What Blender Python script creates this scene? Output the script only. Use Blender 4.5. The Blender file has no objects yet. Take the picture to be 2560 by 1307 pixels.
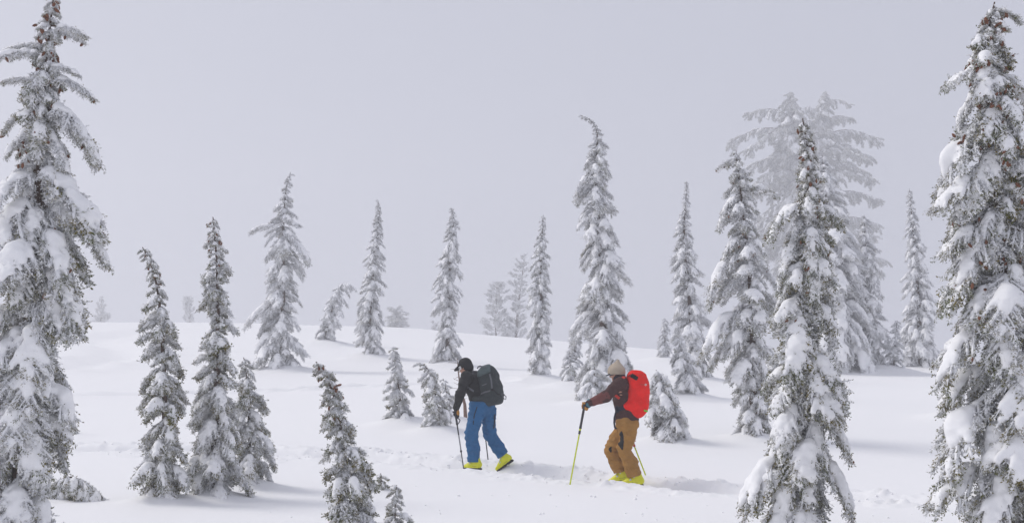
import bpy, math, random
import numpy as np
from math import radians, sin, cos, pi
from mathutils import Matrix, Vector

# ------------------------------------------------------------------ scene, camera, sky, sun
sc = bpy.context.scene
col = sc.collection
F_PX, CX, HZ = 3000.0, 1280.0, 900.0        # focal length in photo pixels, centre column, eye-level row

cam_d = bpy.data.cameras.new("camera")
cam = bpy.data.objects.new("camera", cam_d); col.objects.link(cam)
cam.location = (0, 0, 0); cam.rotation_euler = (radians(90), 0, 0)
cam_d.sensor_fit = 'HORIZONTAL'; cam_d.sensor_width = 36.0
cam_d.lens = 36.0 * F_PX / 2560.0
cam_d.shift_y = (HZ - 653.5) / 2560.0
cam_d.clip_start = 0.1; cam_d.clip_end = 2000
sc.camera = cam

SUN_EL, SUN_AZ = radians(46), radians(20)   # sun to the left, a little behind the scene
sun_dir = Vector((-cos(SUN_EL) * cos(SUN_AZ), cos(SUN_EL) * sin(SUN_AZ), sin(SUN_EL)))
w = bpy.data.worlds.new("World"); sc.world = w; w.use_nodes = True
nt = w.node_tree; nt.nodes.clear()
out = nt.nodes.new('ShaderNodeOutputWorld')
sky = nt.nodes.new('ShaderNodeTexSky'); sky.sky_type = 'NISHITA'; sky.sun_disc = False
sky.sun_elevation = SUN_EL; sky.sun_rotation = math.atan2(sun_dir.x, sun_dir.y)
sky.air_density = 1.0; sky.dust_density = 4.0
bg1 = nt.nodes.new('ShaderNodeBackground'); bg1.inputs[1].default_value = 0.05
nt.links.new(sky.outputs[0], bg1.inputs[0])
bg2 = nt.nodes.new('ShaderNodeBackground')          # the even cloud deck
bg2.inputs[0].default_value = (0.434, 0.446, 0.522, 1); bg2.inputs[1].default_value = 1.0
mx = nt.nodes.new('ShaderNodeMixShader'); mx.inputs[0].default_value = 0.90
nt.links.new(bg1.outputs[0], mx.inputs[1]); nt.links.new(bg2.outputs[0], mx.inputs[2])
nt.links.new(mx.outputs[0], out.inputs[0])

sun_l = bpy.data.lights.new("sun", 'SUN'); sun_l.energy = 1.4; sun_l.angle = radians(24)
sun_l.color = (1.0, 0.965, 0.92)
sun = bpy.data.objects.new("sun", sun_l); col.objects.link(sun)
sun.rotation_euler = sun_dir.to_track_quat('Z', 'Y').to_euler()
sun.location = (-20, 10, 40)

sc.view_settings.view_transform = 'Standard'; sc.view_settings.look = 'None'
sc.view_settings.exposure = 0.38; sc.view_settings.gamma = 1.0
sc.view_settings.use_curve_mapping = False
sc.render.engine = 'CYCLES'
cy = sc.cycles
cy.max_bounces = 7; cy.diffuse_bounces = 4; cy.glossy_bounces = 2; cy.transmission_bounces = 2
cy.volume_bounces = 3; cy.transparent_max_bounces = 8
cy.caustics_reflective = False; cy.caustics_refractive = False
cy.use_denoising = True
try:
    cy.denoiser = 'OPENIMAGEDENOISE'; cy.denoising_input_passes = 'RGB_ALBEDO_NORMAL'
except Exception:
    pass

# ------------------------------------------------------------------ small tools
RS = np.random.default_rng(11)
_TAB = RS.random((48, 48, 48)).astype(np.float32)
def noise3(x, y, z):
    x = np.asarray(x, dtype=np.float64); y = np.asarray(y, dtype=np.float64) + 0 * x; z = np.asarray(z, dtype=np.float64) + 0 * x
    xi = np.floor(x).astype(int); yi = np.floor(y).astype(int); zi = np.floor(z).astype(int)
    fx = x - xi; fy = y - yi; fz = z - zi
    fx = fx * fx * (3 - 2 * fx); fy = fy * fy * (3 - 2 * fy); fz = fz * fz * (3 - 2 * fz)
    a = [xi % 48, (xi + 1) % 48]; b = [yi % 48, (yi + 1) % 48]; c = [zi % 48, (zi + 1) % 48]
    r = 0
    for i in (0, 1):
        for j in (0, 1):
            for k in (0, 1):
                r = r + _TAB[a[i], b[j], c[k]] * (fx if i else 1 - fx) * (fy if j else 1 - fy) * (fz if k else 1 - fz)
    return r * 2 - 1

def mesh_np(name, V, quads=None, tris=None, smooth=True, mats=(), mat_idx=None, attr=None):
    me = bpy.data.meshes.new(name)
    V = np.asarray(V, dtype=np.float32)
    parts = []; sizes = []
    if quads is not None and len(quads): parts.append(np.asarray(quads, dtype=np.int32).ravel()); sizes.append(np.full(len(quads), 4, np.int32))
    if tris is not None and len(tris): parts.append(np.asarray(tris, dtype=np.int32).ravel()); sizes.append(np.full(len(tris), 3, np.int32))
    loops = np.concatenate(parts); sz = np.concatenate(sizes)
    me.vertices.add(len(V)); me.vertices.foreach_set('co', V.ravel())
    me.loops.add(len(loops)); me.loops.foreach_set('vertex_index', loops)
    me.polygons.add(len(sz))
    me.polygons.foreach_set('loop_start', np.concatenate([[0], np.cumsum(sz)[:-1]]).astype(np.int32))
    me.polygons.foreach_set('loop_total', sz)
    me.polygons.foreach_set('use_smooth', np.full(len(sz), smooth))
    for m in mats: me.materials.append(m)
    if mat_idx is not None: me.polygons.foreach_set('material_index', np.asarray(mat_idx, dtype=np.int32))
    if attr is not None:
        for k, v in attr.items():
            at = me.attributes.new(k, 'FLOAT', 'POINT'); at.data.foreach_set('value', np.asarray(v, dtype=np.float32))
    me.update(calc_edges=True); me.validate()
    return me

def add(name, me, parent=None, loc=None, label=None, cat=None, group=None, kind=None):
    o = bpy.data.objects.new(name, me); col.objects.link(o)
    if parent is not None: o.parent = parent
    if loc is not None: o.location = loc
    if label: o['label'] = label
    if cat: o['category'] = cat
    if group: o['group'] = group
    if kind: o['kind'] = kind
    return o

def surface_nets(Fv, o, h):
    n = Fv.shape; cs = tuple(k - 1 for k in n)
    S = Fv < 0
    acc = np.zeros(cs + (3,), np.float32); cnt = np.zeros(cs, np.float32)
    def sl(off): return tuple(slice(off[i], off[i] + cs[i]) for i in range(3))
    for ax in range(3):
        p, q = (ax + 1) % 3, (ax + 2) % 3
        for a in (0, 1):
            for b in (0, 1):
                off = [0, 0, 0]; off[p] = a; off[q] = b
                of2 = list(off); of2[ax] = 1
                m = S[sl(off)] != S[sl(of2)]
                f0 = Fv[sl(off)]; f1 = Fv[sl(of2)]
                t = np.where(m, f0 / np.where(m, f0 - f1, 1), 0)
                acc[..., ax] += t
                if a: acc[..., p] += m
                if b: acc[..., q] += m
                cnt += m
    act = cnt > 0
    idx = np.full(cs, -1, np.int64); idx[act] = np.arange(act.sum())
    ii = np.argwhere(act)
    V = (ii + acc[act] / cnt[act][:, None]) * h + np.asarray(o)
    Q = []
    for ax in range(3):
        p, q = (ax + 1) % 3, (ax + 2) % 3
        s0 = [slice(None)] * 3; s1 = [slice(None)] * 3
        s0[ax] = slice(0, n[ax] - 1); s1[ax] = slice(1, n[ax])
        for z in (p, q): s0[z] = slice(1, n[z] - 1); s1[z] = slice(1, n[z] - 1)
        A, B = S[tuple(s0)], S[tuple(s1)]
        e = np.argwhere(A != B)
        if not len(e): continue
        ins = A[tuple(e.T)]
        base = e.copy(); base[:, p] += 1; base[:, q] += 1
        def cell(dp, dq):
            c = base.copy(); c[:, p] += dp; c[:, q] += dq
            return idx[tuple(c.T)]
        quad = np.stack([cell(-1, -1), cell(0, -1), cell(0, 0), cell(-1, 0)], 1)
        quad[~ins] = quad[~ins][:, ::-1]
        Q.append(quad)
    return V, np.concatenate(Q)

def grid_pts(lo, hi, h):
    lo = np.asarray(lo, float); hi = np.asarray(hi, float)
    n = np.maximum(4, np.ceil((hi - lo) / h).astype(int) + 1)
    ax = [lo[i] + h * np.arange(n[i]) for i in range(3)]
    X, Y, Z = np.meshgrid(*ax, indexing='ij')
    return X.astype(np.float32), Y.astype(np.float32), Z.astype(np.float32)

def sdf_mesh(name, f, lo, hi, h, mats=()):
    X, Y, Z = grid_pts(lo, hi, h)
    Fv = f(X, Y, Z)
    for ax in range(3):
        s = [slice(None)] * 3
        s[ax] = 0; Fv[tuple(s)] = np.maximum(Fv[tuple(s)], h); s[ax] = -1; Fv[tuple(s)] = np.maximum(Fv[tuple(s)], h)
    V, Q = surface_nets(Fv, lo, h)
    return mesh_np(name, V, Q, mats=mats)

def smin(a, b, k):
    hh = np.clip(0.5 + 0.5 * (b - a) / k, 0, 1)
    return b * (1 - hh) + a * hh - k * hh * (1 - hh)
def smax(a, b, k): return -smin(-a, -b, k)
def cap(X, Y, Z, a, b, ra, rb, sq=(1, 1, 1)):
    a = np.asarray(a, float); b = np.asarray(b, float); d = b - a
    dd = float(d @ d) + 1e-9
    t = np.clip(((X - a[0]) * d[0] + (Y - a[1]) * d[1] + (Z - a[2]) * d[2]) / dd, 0, 1)
    return np.sqrt(((X - a[0] - t * d[0]) * sq[0]) ** 2 + ((Y - a[1] - t * d[1]) * sq[1]) ** 2 + ((Z - a[2] - t * d[2]) * sq[2]) ** 2) - (ra + (rb - ra) * t)
def ell(X, Y, Z, c, r):
    q = np.sqrt(((X - c[0]) / r[0]) ** 2 + ((Y - c[1]) / r[1]) ** 2 + ((Z - c[2]) / r[2]) ** 2)
    return (q - 1) * min(r)
def rbox(X, Y, Z, c, hd, rad, rot=None):
    x, y, z = X - c[0], Y - c[1], Z - c[2]
    if rot is not None:
        R = np.asarray(rot)      # columns are the box axes
        x, y, z = x * R[0, 0] + y * R[1, 0] + z * R[2, 0], x * R[0, 1] + y * R[1, 1] + z * R[2, 1], x * R[0, 2] + y * R[1, 2] + z * R[2, 2]
    qx, qy, qz = np.abs(x) - hd[0] + rad, np.abs(y) - hd[1] + rad, np.abs(z) - hd[2] + rad
    return np.sqrt(np.maximum(qx, 0) ** 2 + np.maximum(qy, 0) ** 2 + np.maximum(qz, 0) ** 2) + np.minimum(np.maximum(qx, np.maximum(qy, qz)), 0) - rad

def tube_arrays(P, R, n=6, close=True):
    P = np.asarray(P, float); R = np.broadcast_to(np.asarray(R, float), (len(P),))
    T = np.gradient(P, axis=0); T /= np.linalg.norm(T, axis=1)[:, None] + 1e-9
    up = np.array([0, 0, 1.0]) if abs(T[0, 2]) < 0.9 else np.array([1.0, 0, 0])
    V = []
    for i in range(len(P)):
        a = np.cross(T[i], up); a /= np.linalg.norm(a) + 1e-9; b = np.cross(a, T[i]); up = b
        an = np.arange(n) * 2 * pi / n
        V.append(P[i] + R[i] * (np.cos(an)[:, None] * a + np.sin(an)[:, None] * b))
    V = np.concatenate(V); Q = []; m = len(P)
    for i in range(m - 1):
        for j in range(n):
            Q.append((i * n + j, i * n + (j + 1) % n, (i + 1) * n + (j + 1) % n, (i + 1) * n + j))
    Tr = []
    if close:
        V = np.concatenate([V, P[:1], P[-1:]])
        for j in range(n):
            Tr.append((m * n, (j + 1) % n, j)); Tr.append((m * n + 1, (m - 1) * n + j, (m - 1) * n + (j + 1) % n))
    return V, np.array(Q), np.array(Tr, dtype=int).reshape(-1, 3)
def tube(name, P, R, mat, parent=None, n=8, **kw):
    V, Q, T = tube_arrays(P, R, n)
    return add(name, mesh_np(name, V, Q, T, mats=[mat]), parent, **kw)

# ------------------------------------------------------------------ materials
def mat(name, base, rough=0.6, spec=0.3, bump=None, var=None, metallic=0.0, sheen=0.0):
    """plain procedural material: base colour, optional noise variation (scale, amount) and bump (scale, strength, distance)"""
    m = bpy.data.materials.new(name); m.use_nodes = True; t = m.node_tree; b = t.nodes['Principled BSDF']
    b.inputs['Base Color'].default_value = (*base, 1); b.inputs['Roughness'].default_value = rough
    b.inputs['Specular IOR Level'].default_value = spec; b.inputs['Metallic'].default_value = metallic
    if sheen: b.inputs['Sheen Weight'].default_value = sheen
    tc = t.nodes.new('ShaderNodeTexCoord')
    if var:
        n = t.nodes.new('ShaderNodeTexNoise'); n.inputs['Scale'].default_value = var[0]; n.inputs['Detail'].default_value = 5
        t.links.new(tc.outputs['Object'], n.inputs['Vector'])
        mr = t.nodes.new('ShaderNodeMapRange'); mr.inputs[1].default_value = 0.3; mr.inputs[2].default_value = 0.7
        mr.inputs[3].default_value = 1 - var[1]; mr.inputs[4].default_value = 1 + var[1]
        t.links.new(n.outputs[0], mr.inputs[0])
        v = t.nodes.new('ShaderNodeMix'); v.data_type = 'RGBA'; v.blend_type = 'MULTIPLY'; v.inputs[0].default_value = 1
        v.inputs[6].default_value = (*base, 1); t.links.new(mr.outputs[0], v.inputs[7]); t.links.new(v.outputs[2], b.inputs['Base Color'])
    if bump:
        prev = None
        for (s, st, dist) in (bump if isinstance(bump[0], tuple) else (bump,)):
            n = t.nodes.new('ShaderNodeTexNoise'); n.inputs['Scale'].default_value = s; n.inputs['Detail'].default_value = 6
            t.links.new(tc.outputs['Object'], n.inputs['Vector'])
            bp = t.nodes.new('ShaderNodeBump'); bp.inputs['Strength'].default_value = st; bp.inputs['Distance'].default_value = dist
            t.links.new(n.outputs[0], bp.inputs['Height'])
            if prev: t.links.new(prev.outputs[0], bp.inputs['Normal'])
            prev = bp
        t.links.new(prev.outputs[0], b.inputs['Normal'])
    return m

M = {}
M['snow'] = mat('snow', (0.90, 0.90, 0.908), 0.75, 0.15, bump=((1.3, 0.5, 0.03), (9.0, 0.5, 0.006), (60.0, 0.4, 0.0018)))
M['snow_cap'] = mat('snow_on_branches', (0.915, 0.915, 0.922), 0.75, 0.15, bump=((22.0, 0.5, 0.006), (110.0, 0.4, 0.0015)))
M['bark'] = mat('bark', (0.11, 0.075, 0.06), 0.9, 0.1, bump=(40, 0.8, 0.01), var=(12, 0.4))
M['cone'] = mat('cone', (0.17, 0.075, 0.045), 0.8, 0.2, bump=(160, 0.8, 0.003), var=(60, 0.35))

def foliage_mat(name, green_a, green_b, rime=(0.82, 0.825, 0.84)):
    """needles: two greens mixed by noise, rime where the needle's own frost value lies below the object's frost level (object colour, red)"""
    m = bpy.data.materials.new(name); m.use_nodes = True; t = m.node_tree; b = t.nodes['Principled BSDF']
    b.inputs['Roughness'].default_value = 0.8; b.inputs['Specular IOR Level'].default_value = 0.15
    at = t.nodes.new('ShaderNodeAttribute'); at.attribute_name = 'frost'
    oi = t.nodes.new('ShaderNodeObjectInfo'); sp = t.nodes.new('ShaderNodeSeparateColor'); t.links.new(oi.outputs['Color'], sp.inputs[0])
    tc = t.nodes.new('ShaderNodeTexCoord')
    n = t.nodes.new('ShaderNodeTexNoise'); n.inputs['Scale'].default_value = 9; n.inputs['Detail'].default_value = 3
    t.links.new(tc.outputs['Object'], n.inputs['Vector'])
    g = t.nodes.new('ShaderNodeMix'); g.data_type = 'RGBA'; g.inputs[6].default_value = (*green_a, 1); g.inputs[7].default_value = (*green_b, 1)
    rmp = t.nodes.new('ShaderNodeMapRange'); rmp.inputs[1].default_value = 0.35; rmp.inputs[2].default_value = 0.65
    t.links.new(n.outputs[0], rmp.inputs[0]); t.links.new(rmp.outputs[0], g.inputs[0])
    s = t.nodes.new('ShaderNodeMath'); s.operation = 'SUBTRACT'; t.links.new(sp.outputs[0], s.inputs[0]); t.links.new(at.outputs['Fac'], s.inputs[1])
    mr = t.nodes.new('ShaderNodeMapRange'); mr.inputs[1].default_value = -0.25; mr.inputs[2].default_value = 0.25
    t.links.new(s.outputs[0], mr.inputs[0])
    mm = t.nodes.new('ShaderNodeMix'); mm.data_type = 'RGBA'; mm.inputs[7].default_value = (*rime, 1)
    t.links.new(mr.outputs[0], mm.inputs[0]); t.links.new(g.outputs[2], mm.inputs[6]); t.links.new(mm.outputs[2], b.inputs['Base Color'])
    return m
M['needles'] = foliage_mat('needles', (0.180, 0.135, 0.022), (0.088, 0.108, 0.026))

def cloth(name, base, wr=0.008, rough=0.75, spec=0.2, var=0.12):
    return mat(name, base, rough, spec, bump=((13, 1.0, wr * 2.2), (42, 0.8, wr * 0.7), (900, 0.15, 0.0006)), var=(9, var))

# ------------------------------------------------------------------ terrain
COLS = np.array([-2500, 0, 600, 1000, 1300, 1500, 1800, 2100, 2400, 4600.0])
CREST_D = np.array([125, 125, 121, 115, 107, 98, 86, 73, 62, 62.0])
CREST_V = np.array([803, 803, 806, 817, 842, 860, 881, 904, 924, 932.0])
DROW = np.linspace(0, 420, 841)
def _profile(dc, vc):
    pts = [(0, -1.76), (8.5, -1.735), (12.7, -1.724), (14.8, -1.715), (17.1, -1.69), (19, -1.60), (21, -1.47), (24, -1.28), (27, -1.08), (31, -0.92), (36, -0.78), (43, -0.62)]
    zc = (HZ - vc) / F_PX * dc
    for fr in (0.33, 0.66, 0.9):
        d = 43 + (dc - 43) * fr
        pts.append((d, -0.62 + (zc + 0.62) * (1 - (1 - fr) ** 1.15)))
    pts += [(dc, zc), (dc + 8, zc - 0.06), (dc + 20, zc - 0.7), (dc + 60, zc - 4.0), (430, zc - 13)]
    a = np.array(pts); z = np.interp(DROW, a[:, 0], a[:, 1])
    for _ in range(14):
        z[1:-1] = 0.25 * z[:-2] + 0.5 * z[1:-1] + 0.25 * z[2:]
    return z
U_FINE = np.linspace(-2500, 4600, 285)
_ZC = np.stack([_profile(d, v) for d, v in zip(CREST_D, CREST_V)])
ZT = np.stack([np.interp(U_FINE, COLS, _ZC[:, i]) for i in range(len(DROW))], 1)
for _ in range(12):
    ZT[1:-1] = 0.25 * ZT[:-2] + 0.5 * ZT[1:-1] + 0.25 * ZT[2:]

def z_base(x, y):
    x = np.asarray(x, float); y = np.asarray(y, float)
    d = np.maximum(y, 7.0)
    u = np.clip(CX + F_PX * x / d, -2499, 4599)
    fi = (u + 2500) / (U_FINE[1] - U_FINE[0]); fj = np.clip(y, 0, 419.9) / 0.5
    i = np.floor(fi).astype(int); j = np.floor(fj).astype(int); a = fi - i; b = fj - j
    z = (ZT[i, j] * (1 - a) + ZT[i + 1, j] * a) * (1 - b) + (ZT[i, j + 1] * (1 - a) + ZT[i + 1, j + 1] * a) * b
    z = z + 0.10 * noise3(x / 9 + 3.1, y / 6 + 7.7, 0.5) * np.clip((y - 10) / 16, 0, 1) + 0.035 * noise3(x / 2.6, y / 2.2, 4.5)
    return z

def hit(u, v, zf=None, d0=7.0, d1=240.0):
    """first point where the sight line through a photo pixel meets the snow"""
    zf = zf or z_base
    d = np.arange(d0, d1, 0.05)
    x = (u - CX) / F_PX * d; z = (HZ - v) / F_PX * d
    g = zf(x, d)
    k = np.argmax(z <= g)
    if not (z <= g).any(): k = int(np.argmin(np.abs(z - g)))
    return Vector((x[k], d[k], g[k]))
def at(u, v, d): return Vector(((u - CX) / F_PX * d, d, (HZ - v) / F_PX * d))

def polyline(pts_uv, n=14):
    P = [hit(u, v) for u, v in pts_uv]
    P = np.array([[p.x, p.y] for p in P]); s = np.concatenate([[0], np.cumsum(np.linalg.norm(np.diff(P, axis=0), axis=1))])
    q = np.linspace(0, s[-1], len(P) * n); Q = np.stack([np.interp(q, s, P[:, 0]), np.interp(q, s, P[:, 1])], 1)
    for _ in range(10): Q[1:-1] = 0.25 * Q[:-2] + 0.5 * Q[1:-1] + 0.25 * Q[2:]
    return Q
def dist_to(Q, x, y, signed=True):
    best = np.full(np.shape(x), 1e9); sg = np.zeros(np.shape(x))
    for i in range(len(Q) - 1):
        a = Q[i]; d = Q[i + 1] - a; dd = d @ d + 1e-9
        t = np.clip(((x - a[0]) * d[0] + (y - a[1]) * d[1]) / dd, 0, 1)
        ex = x - a[0] - t * d[0]; ey = y - a[1] - t * d[1]; r = ex * ex + ey * ey
        m = r < best; best = np.where(m, r, best); sg = np.where(m, np.sign(d[0] * ey - d[1] * ex), sg)
    return np.sqrt(best), sg

TRACK = polyline([(-500, 1118), (100, 1119), (500, 1123), (900, 1141), (1180, 1167), (1400, 1190), (1570, 1206), (1860, 1230), (2100, 1243), (2560, 1272), (3100, 1300)])
TRACK2 = polyline([(-300, 992), (150, 990), (450, 984), (700, 975), (960, 962), (1250, 955)])
TRACK3 = polyline([(120, 926), (220, 908), (320, 885), (300, 866), (230, 850), (330, 832), (420, 820)])
BASES = []      # (x, y, radius, height) of the snow heaped round each tree

def z_snow(x, y):
    x = np.asarray(x, float); y = np.asarray(y, float)
    z = z_base(x, y)
    near = (y > TRACK[:, 1].min() - 2) & (y < TRACK[:, 1].max() + 2) & (np.abs(x) < 14)
    if near.any():
        xx, yy = x[near], y[near]
        s, sg = dist_to(TRACK, xx, yy)
        lump = noise3(xx * 3.2, yy * 3.2, 1.5) * 0.6 + noise3(xx * 8, yy * 8, 9.5) * 0.5 + noise3(xx * 17, yy * 17, 5.2) * 0.35
        warp = s + 0.05 * noise3(xx * 1.7, yy * 1.7, 8.1)
        dep = 1 / (1 + np.exp((warp - 0.27) / 0.035))
        trench = -0.15 * dep * (1 + 0.12 * noise3(xx * 4, yy * 4, 2.2))
        berm = np.exp(-((s - 0.52) / 0.22) ** 2) * (0.032 + 0.050 * np.clip(lump, -0.5, 1.2)) * np.where(sg > 0, 1.1, 0.75)
        scat = np.exp(-((s - 0.55) / 0.5) ** 2) * np.maximum(lump - 0.25, 0) * 0.075
        flo = dep * 0.02 * lump
        z = np.array(z); z[near] += trench + berm + scat + flo
    for T, dep, wd in ((TRACK2, 0.11, 0.5), (TRACK3, 0.28, 1.1)):
        nr = (y > T[:, 1].min() - 5) & (y < T[:, 1].max() + 5) & (x > T[:, 0].min() - 5) & (x < T[:, 0].max() + 5)
        if nr.any():
            xx, yy = x[nr], y[nr]; s, sg = dist_to(T, xx, yy)
            lump = noise3(xx * 2.4, yy * 2.4, 1.5) + 0.6 * noise3(xx * 6, yy * 6, 3.5)
            z = np.array(z); z[nr] += -dep * np.exp(-(s / wd) ** 4) + 0.35 * dep * np.exp(-((s - 1.5 * wd) / (0.6 * wd)) ** 2) * (1 + lump) + 0.02 * lump * np.exp(-(s / (3 * wd)) ** 2)
    # broad churned patch on the left hillside
    z = z + (0.045 * noise3(x * 1.9, y * 1.6, 6.6) + 0.03 * noise3(x * 4.1, y * 3.3, 2.6)) * np.exp(-((x + 16) / 6) ** 2 - ((y - 55) / 18) ** 2) * 1.8
    for bx, by, br, bh in BASES:
        nr = (np.abs(x - bx) < 3 * br) & (np.abs(y - by) < 3 * br)
        if np.any(nr):
            z = np.array(z); z[nr] += bh * np.exp(-((x[nr] - bx) ** 2 + (y[nr] - by) ** 2) / (br * br))
    return z

def axis_steps(segs):
    out = [segs[0][0]]
    for a, b, s0, s1 in segs:
        L = b - a; n = max(2, int(round(2 * L / (s0 + s1)))); st = np.linspace(s0, s1, n); st *= L / st.sum()
        out += list(a + np.cumsum(st))
    return np.array(out)

def build_ground():
    xs = axis_steps([(-260, -60, 10, 3), (-60, -9.5, 2.0, 0.08), (-9.5, 9.5, 0.04, 0.04), (9.5, 60, 0.08, 2.0), (60, 260, 3, 10)])
    ys = axis_steps([(-30, 6, 3, 0.3), (6, 13, 0.2, 0.05), (13, 23, 0.036, 0.036), (23, 60, 0.05, 0.25), (60, 135, 0.25, 0.8), (135, 360, 1.2, 12)])
    X, Y = np.meshgrid(xs, ys, indexing='ij')
    Z = z_snow(X.ravel(), Y.ravel())
    n, m = len(xs), len(ys)
    V = np.stack([X.ravel(), Y.ravel(), Z], 1)
    I = np.arange(n * m).reshape(n, m)
    Q = np.stack([I[:-1, :-1], I[1:, :-1], I[1:, 1:], I[:-1, 1:]], -1).reshape(-1, 4)
    g = add('snow_ground', mesh_np('snow_ground', V, Q, mats=[M['snow']]), kind='structure')
    return float(Z.min())

# ------------------------------------------------------------------ boughs: a library of needle sprays with their snow
def bough_variant(L, seed, style='hemlock'):
    rng = np.random.default_rng(seed)
    a = rng.uniform(0.0, 0.22); b = rng.uniform(0.45, 0.85); sway = rng.uniform(-0.12, 0.12)
    tw_len, fol_step, droop_tw = 0.44, 0.024, 0.55
    if style == 'slender': a, b, tw_len = rng.uniform(0.0, 0.12), rng.uniform(0.25, 0.5), 0.17
    if style == 'pine': a, b, tw_len, droop_tw = rng.uniform(0.05, 0.2), rng.uniform(-0.35, -0.1), 0.40, -0.5
    def stem(s): return np.stack([L * s * (1 - 0.12 * s * s), L * sway * s * s, L * (a * s - b * s * s)], -1)
    lines = [(stem(np.linspace(0, 1, 9)), 0.011 * (L / 0.75) ** 0.6 + 0.003, 0.0)]
    n_tw = int(7 + L * (26 if style == 'slender' else 20))
    for i in range(n_tw):
        s = 0.10 + 0.86 * (i + rng.uniform(0.1, 0.9)) / n_tw
        if style == 'pine' and s < 0.45: continue
        if style == 'slender' and s < 0.15: continue
        side = 1 if i % 2 else -1
        shape = (0.35 + 0.65 * min(1, s / 0.4)) * (1 - s) ** 0.55 + 0.12
        ln = L * tw_len * shape * rng.uniform(0.7, 1.25)
        p0 = stem(np.array(s)); az = side * radians(rng.uniform(38, 68)) * (1 - 0.35 * s)
        t = np.linspace(0, 1, 5)
        fx = cos(az) * ln * t; fy = sin(az) * ln * t; slope = (a - 2 * b * s) * 0.5
        fz = slope * fx - droop_tw * ln * t ** 1.6 * rng.uniform(0.6, 1.3)
        lines.append((p0 + np.stack([fx, fy, fz], -1), 0.0045, s))
    # needle sprays
    O, D, LN = [], [], []
    for li, (P, r, s0) in enumerate(lines):
        seg = np.linalg.norm(np.diff(P, axis=0), axis=1); tot = seg.sum(); cum = np.concatenate([[0], np.cumsum(seg)])
        start = 0.0 if li else (0.35 if style != 'pine' else 0.6)
        q = np.arange(start * tot, tot, fol_step * (0.8 if L < 0.4 else 1.0) * (1.5 if style == 'pine' else 1.0))
        if not len(q): continue
        pos = np.stack([np.interp(q, cum, P[:, k]) for k in range(3)], -1)
        tan = np.stack([np.interp(q, cum, np.gradient(P[:, k])) for k in range(3)], -1); tan /= np.linalg.norm(tan, axis=1)[:, None] + 1e-9
        for rep in range(3 if style != 'slender' else 4):
            rnd = rng.normal(size=pos.shape) * np.array([1, 1, 0.7]); 
            d = tan * 0.75 + rnd * 0.62 + (np.array([0, 0, -0.30]) if style != 'pine' else np.array([0, 0, 0.25]))
            d /= np.linalg.norm(d, axis=1)[:, None]
            O.append(pos + rng.normal(size=pos.shape) * 0.006); D.append(d); LN.append(rng.uniform(0.03, 0.075, len(pos)) * (0.75 + 0.25 * min(1, L / 0.5)))
    O = np.concatenate(O); D = np.concatenate(D); LN = np.concatenate(LN)
    nn = 7
    N = len(O)
    u = rng.uniform(0.05, 1.0, (N, nn)); base = O[:, None] + D[:, None] * (LN[:, None] * u)[..., None]
    dr = D[:, None] * 0.75 + rng.normal(size=(N, nn, 3)) * 0.55; dr /= np.linalg.norm(dr, axis=2)[..., None]
    nl = rng.uniform(0.016, 0.027, (N, nn)) * (1.9 if style == 'pine' else 1.0); wd = rng.uniform(0.0032, 0.0058, (N, nn))
    sd = np.cross(dr, rng.normal(size=(N, nn, 3))); sd /= np.linalg.norm(sd, axis=2)[..., None] + 1e-9
    tip = base + dr * nl[..., None]; midp = base + dr * (nl * 0.5)[..., None]
    V = np.stack([base, midp + sd * wd[..., None], tip, midp - sd * wd[..., None]], 2).reshape(-1, 3)
    Q = np.arange(len(V)).reshape(-1, 4)
    clump = noise3(O[:, 0] * 14 + seed, O[:, 1] * 14, O[:, 2] * 14) * 0.30
    far_out = np.clip((O[:, 0] / L - 0.45) / 0.5, 0, 1) + np.clip(np.abs(O[:, 1]) / (0.30 * L) - 0.5, 0, 1)
    fr = np.clip(rng.uniform(0, 1, (N, nn)) * 0.50 + 0.14 + clump[:, None] + 0.26 * np.clip(far_out, 0, 1)[:, None] + 0.22 * (u - 0.5), 0, 1)
    fro = np.repeat(fr.reshape(-1), 4)
    # rime lumps clinging to the twigs
    sel = np.flatnonzero(rng.random(N) < 0.74); ns = len(sel); sd_ = D[sel]; so = O[sel] + np.array([0, 0, 0.002]); sl_ = LN[sel] * rng.uniform(0.75, 1.05, ns)
    e1 = np.cross(sd_, np.array([0.3, 0.2, 1.0])); e1 /= np.linalg.norm(e1, axis=1)[:, None] + 1e-9; e2 = np.cross(sd_, e1)
    sr = rng.uniform(0.0045, 0.0095, ns); Vs = [so]
    for kk in range(3): Vs.append(so + sd_ * (sl_ * rng.uniform(0.3, 0.6, ns))[:, None] + (cos(2.1 * kk) * e1 + sin(2.1 * kk) * e2) * (sr * rng.uniform(0.7, 1.3, ns))[:, None])
    Vs.append(so + sd_ * sl_[:, None]); Vs = np.stack(Vs, 1).reshape(-1, 3)
    Ts = (np.arange(ns)[:, None, None] * 5 + np.array([[0, 2, 1], [0, 3, 2], [0, 1, 3], [4, 1, 2], [4, 2, 3], [4, 3, 1]])[None]).reshape(-1, 3)
    fs = np.repeat(np.clip(-0.10 + clump[sel] * 0.9 + rng.normal(size=ns) * 0.12, -0.35, 0.9), 5)
    nr = int(N * 0.22); pk = rng.integers(0, N, nr); c = O[pk] + D[pk] * (LN[pk] * rng.uniform(0, 0.9, nr))[:, None] + np.array([0, 0, 0.004])
    rr = rng.uniform(0.006, 0.013, nr)[:, None] * rng.uniform(0.7, 1.4, (nr, 3))
    oc = np.array([[1, 0, 0], [-1, 0, 0], [0, 1, 0], [0, -1, 0], [0, 0, 1], [0, 0, -1.0]])
    Vo = (c[:, None] + oc[None] * rr[:, None]).reshape(-1, 3)
    of = np.array([[0, 2, 4], [2, 1, 4], [1, 3, 4], [3, 0, 4], [2, 0, 5], [1, 2, 5], [3, 1, 5], [0, 3, 5]])
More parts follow.
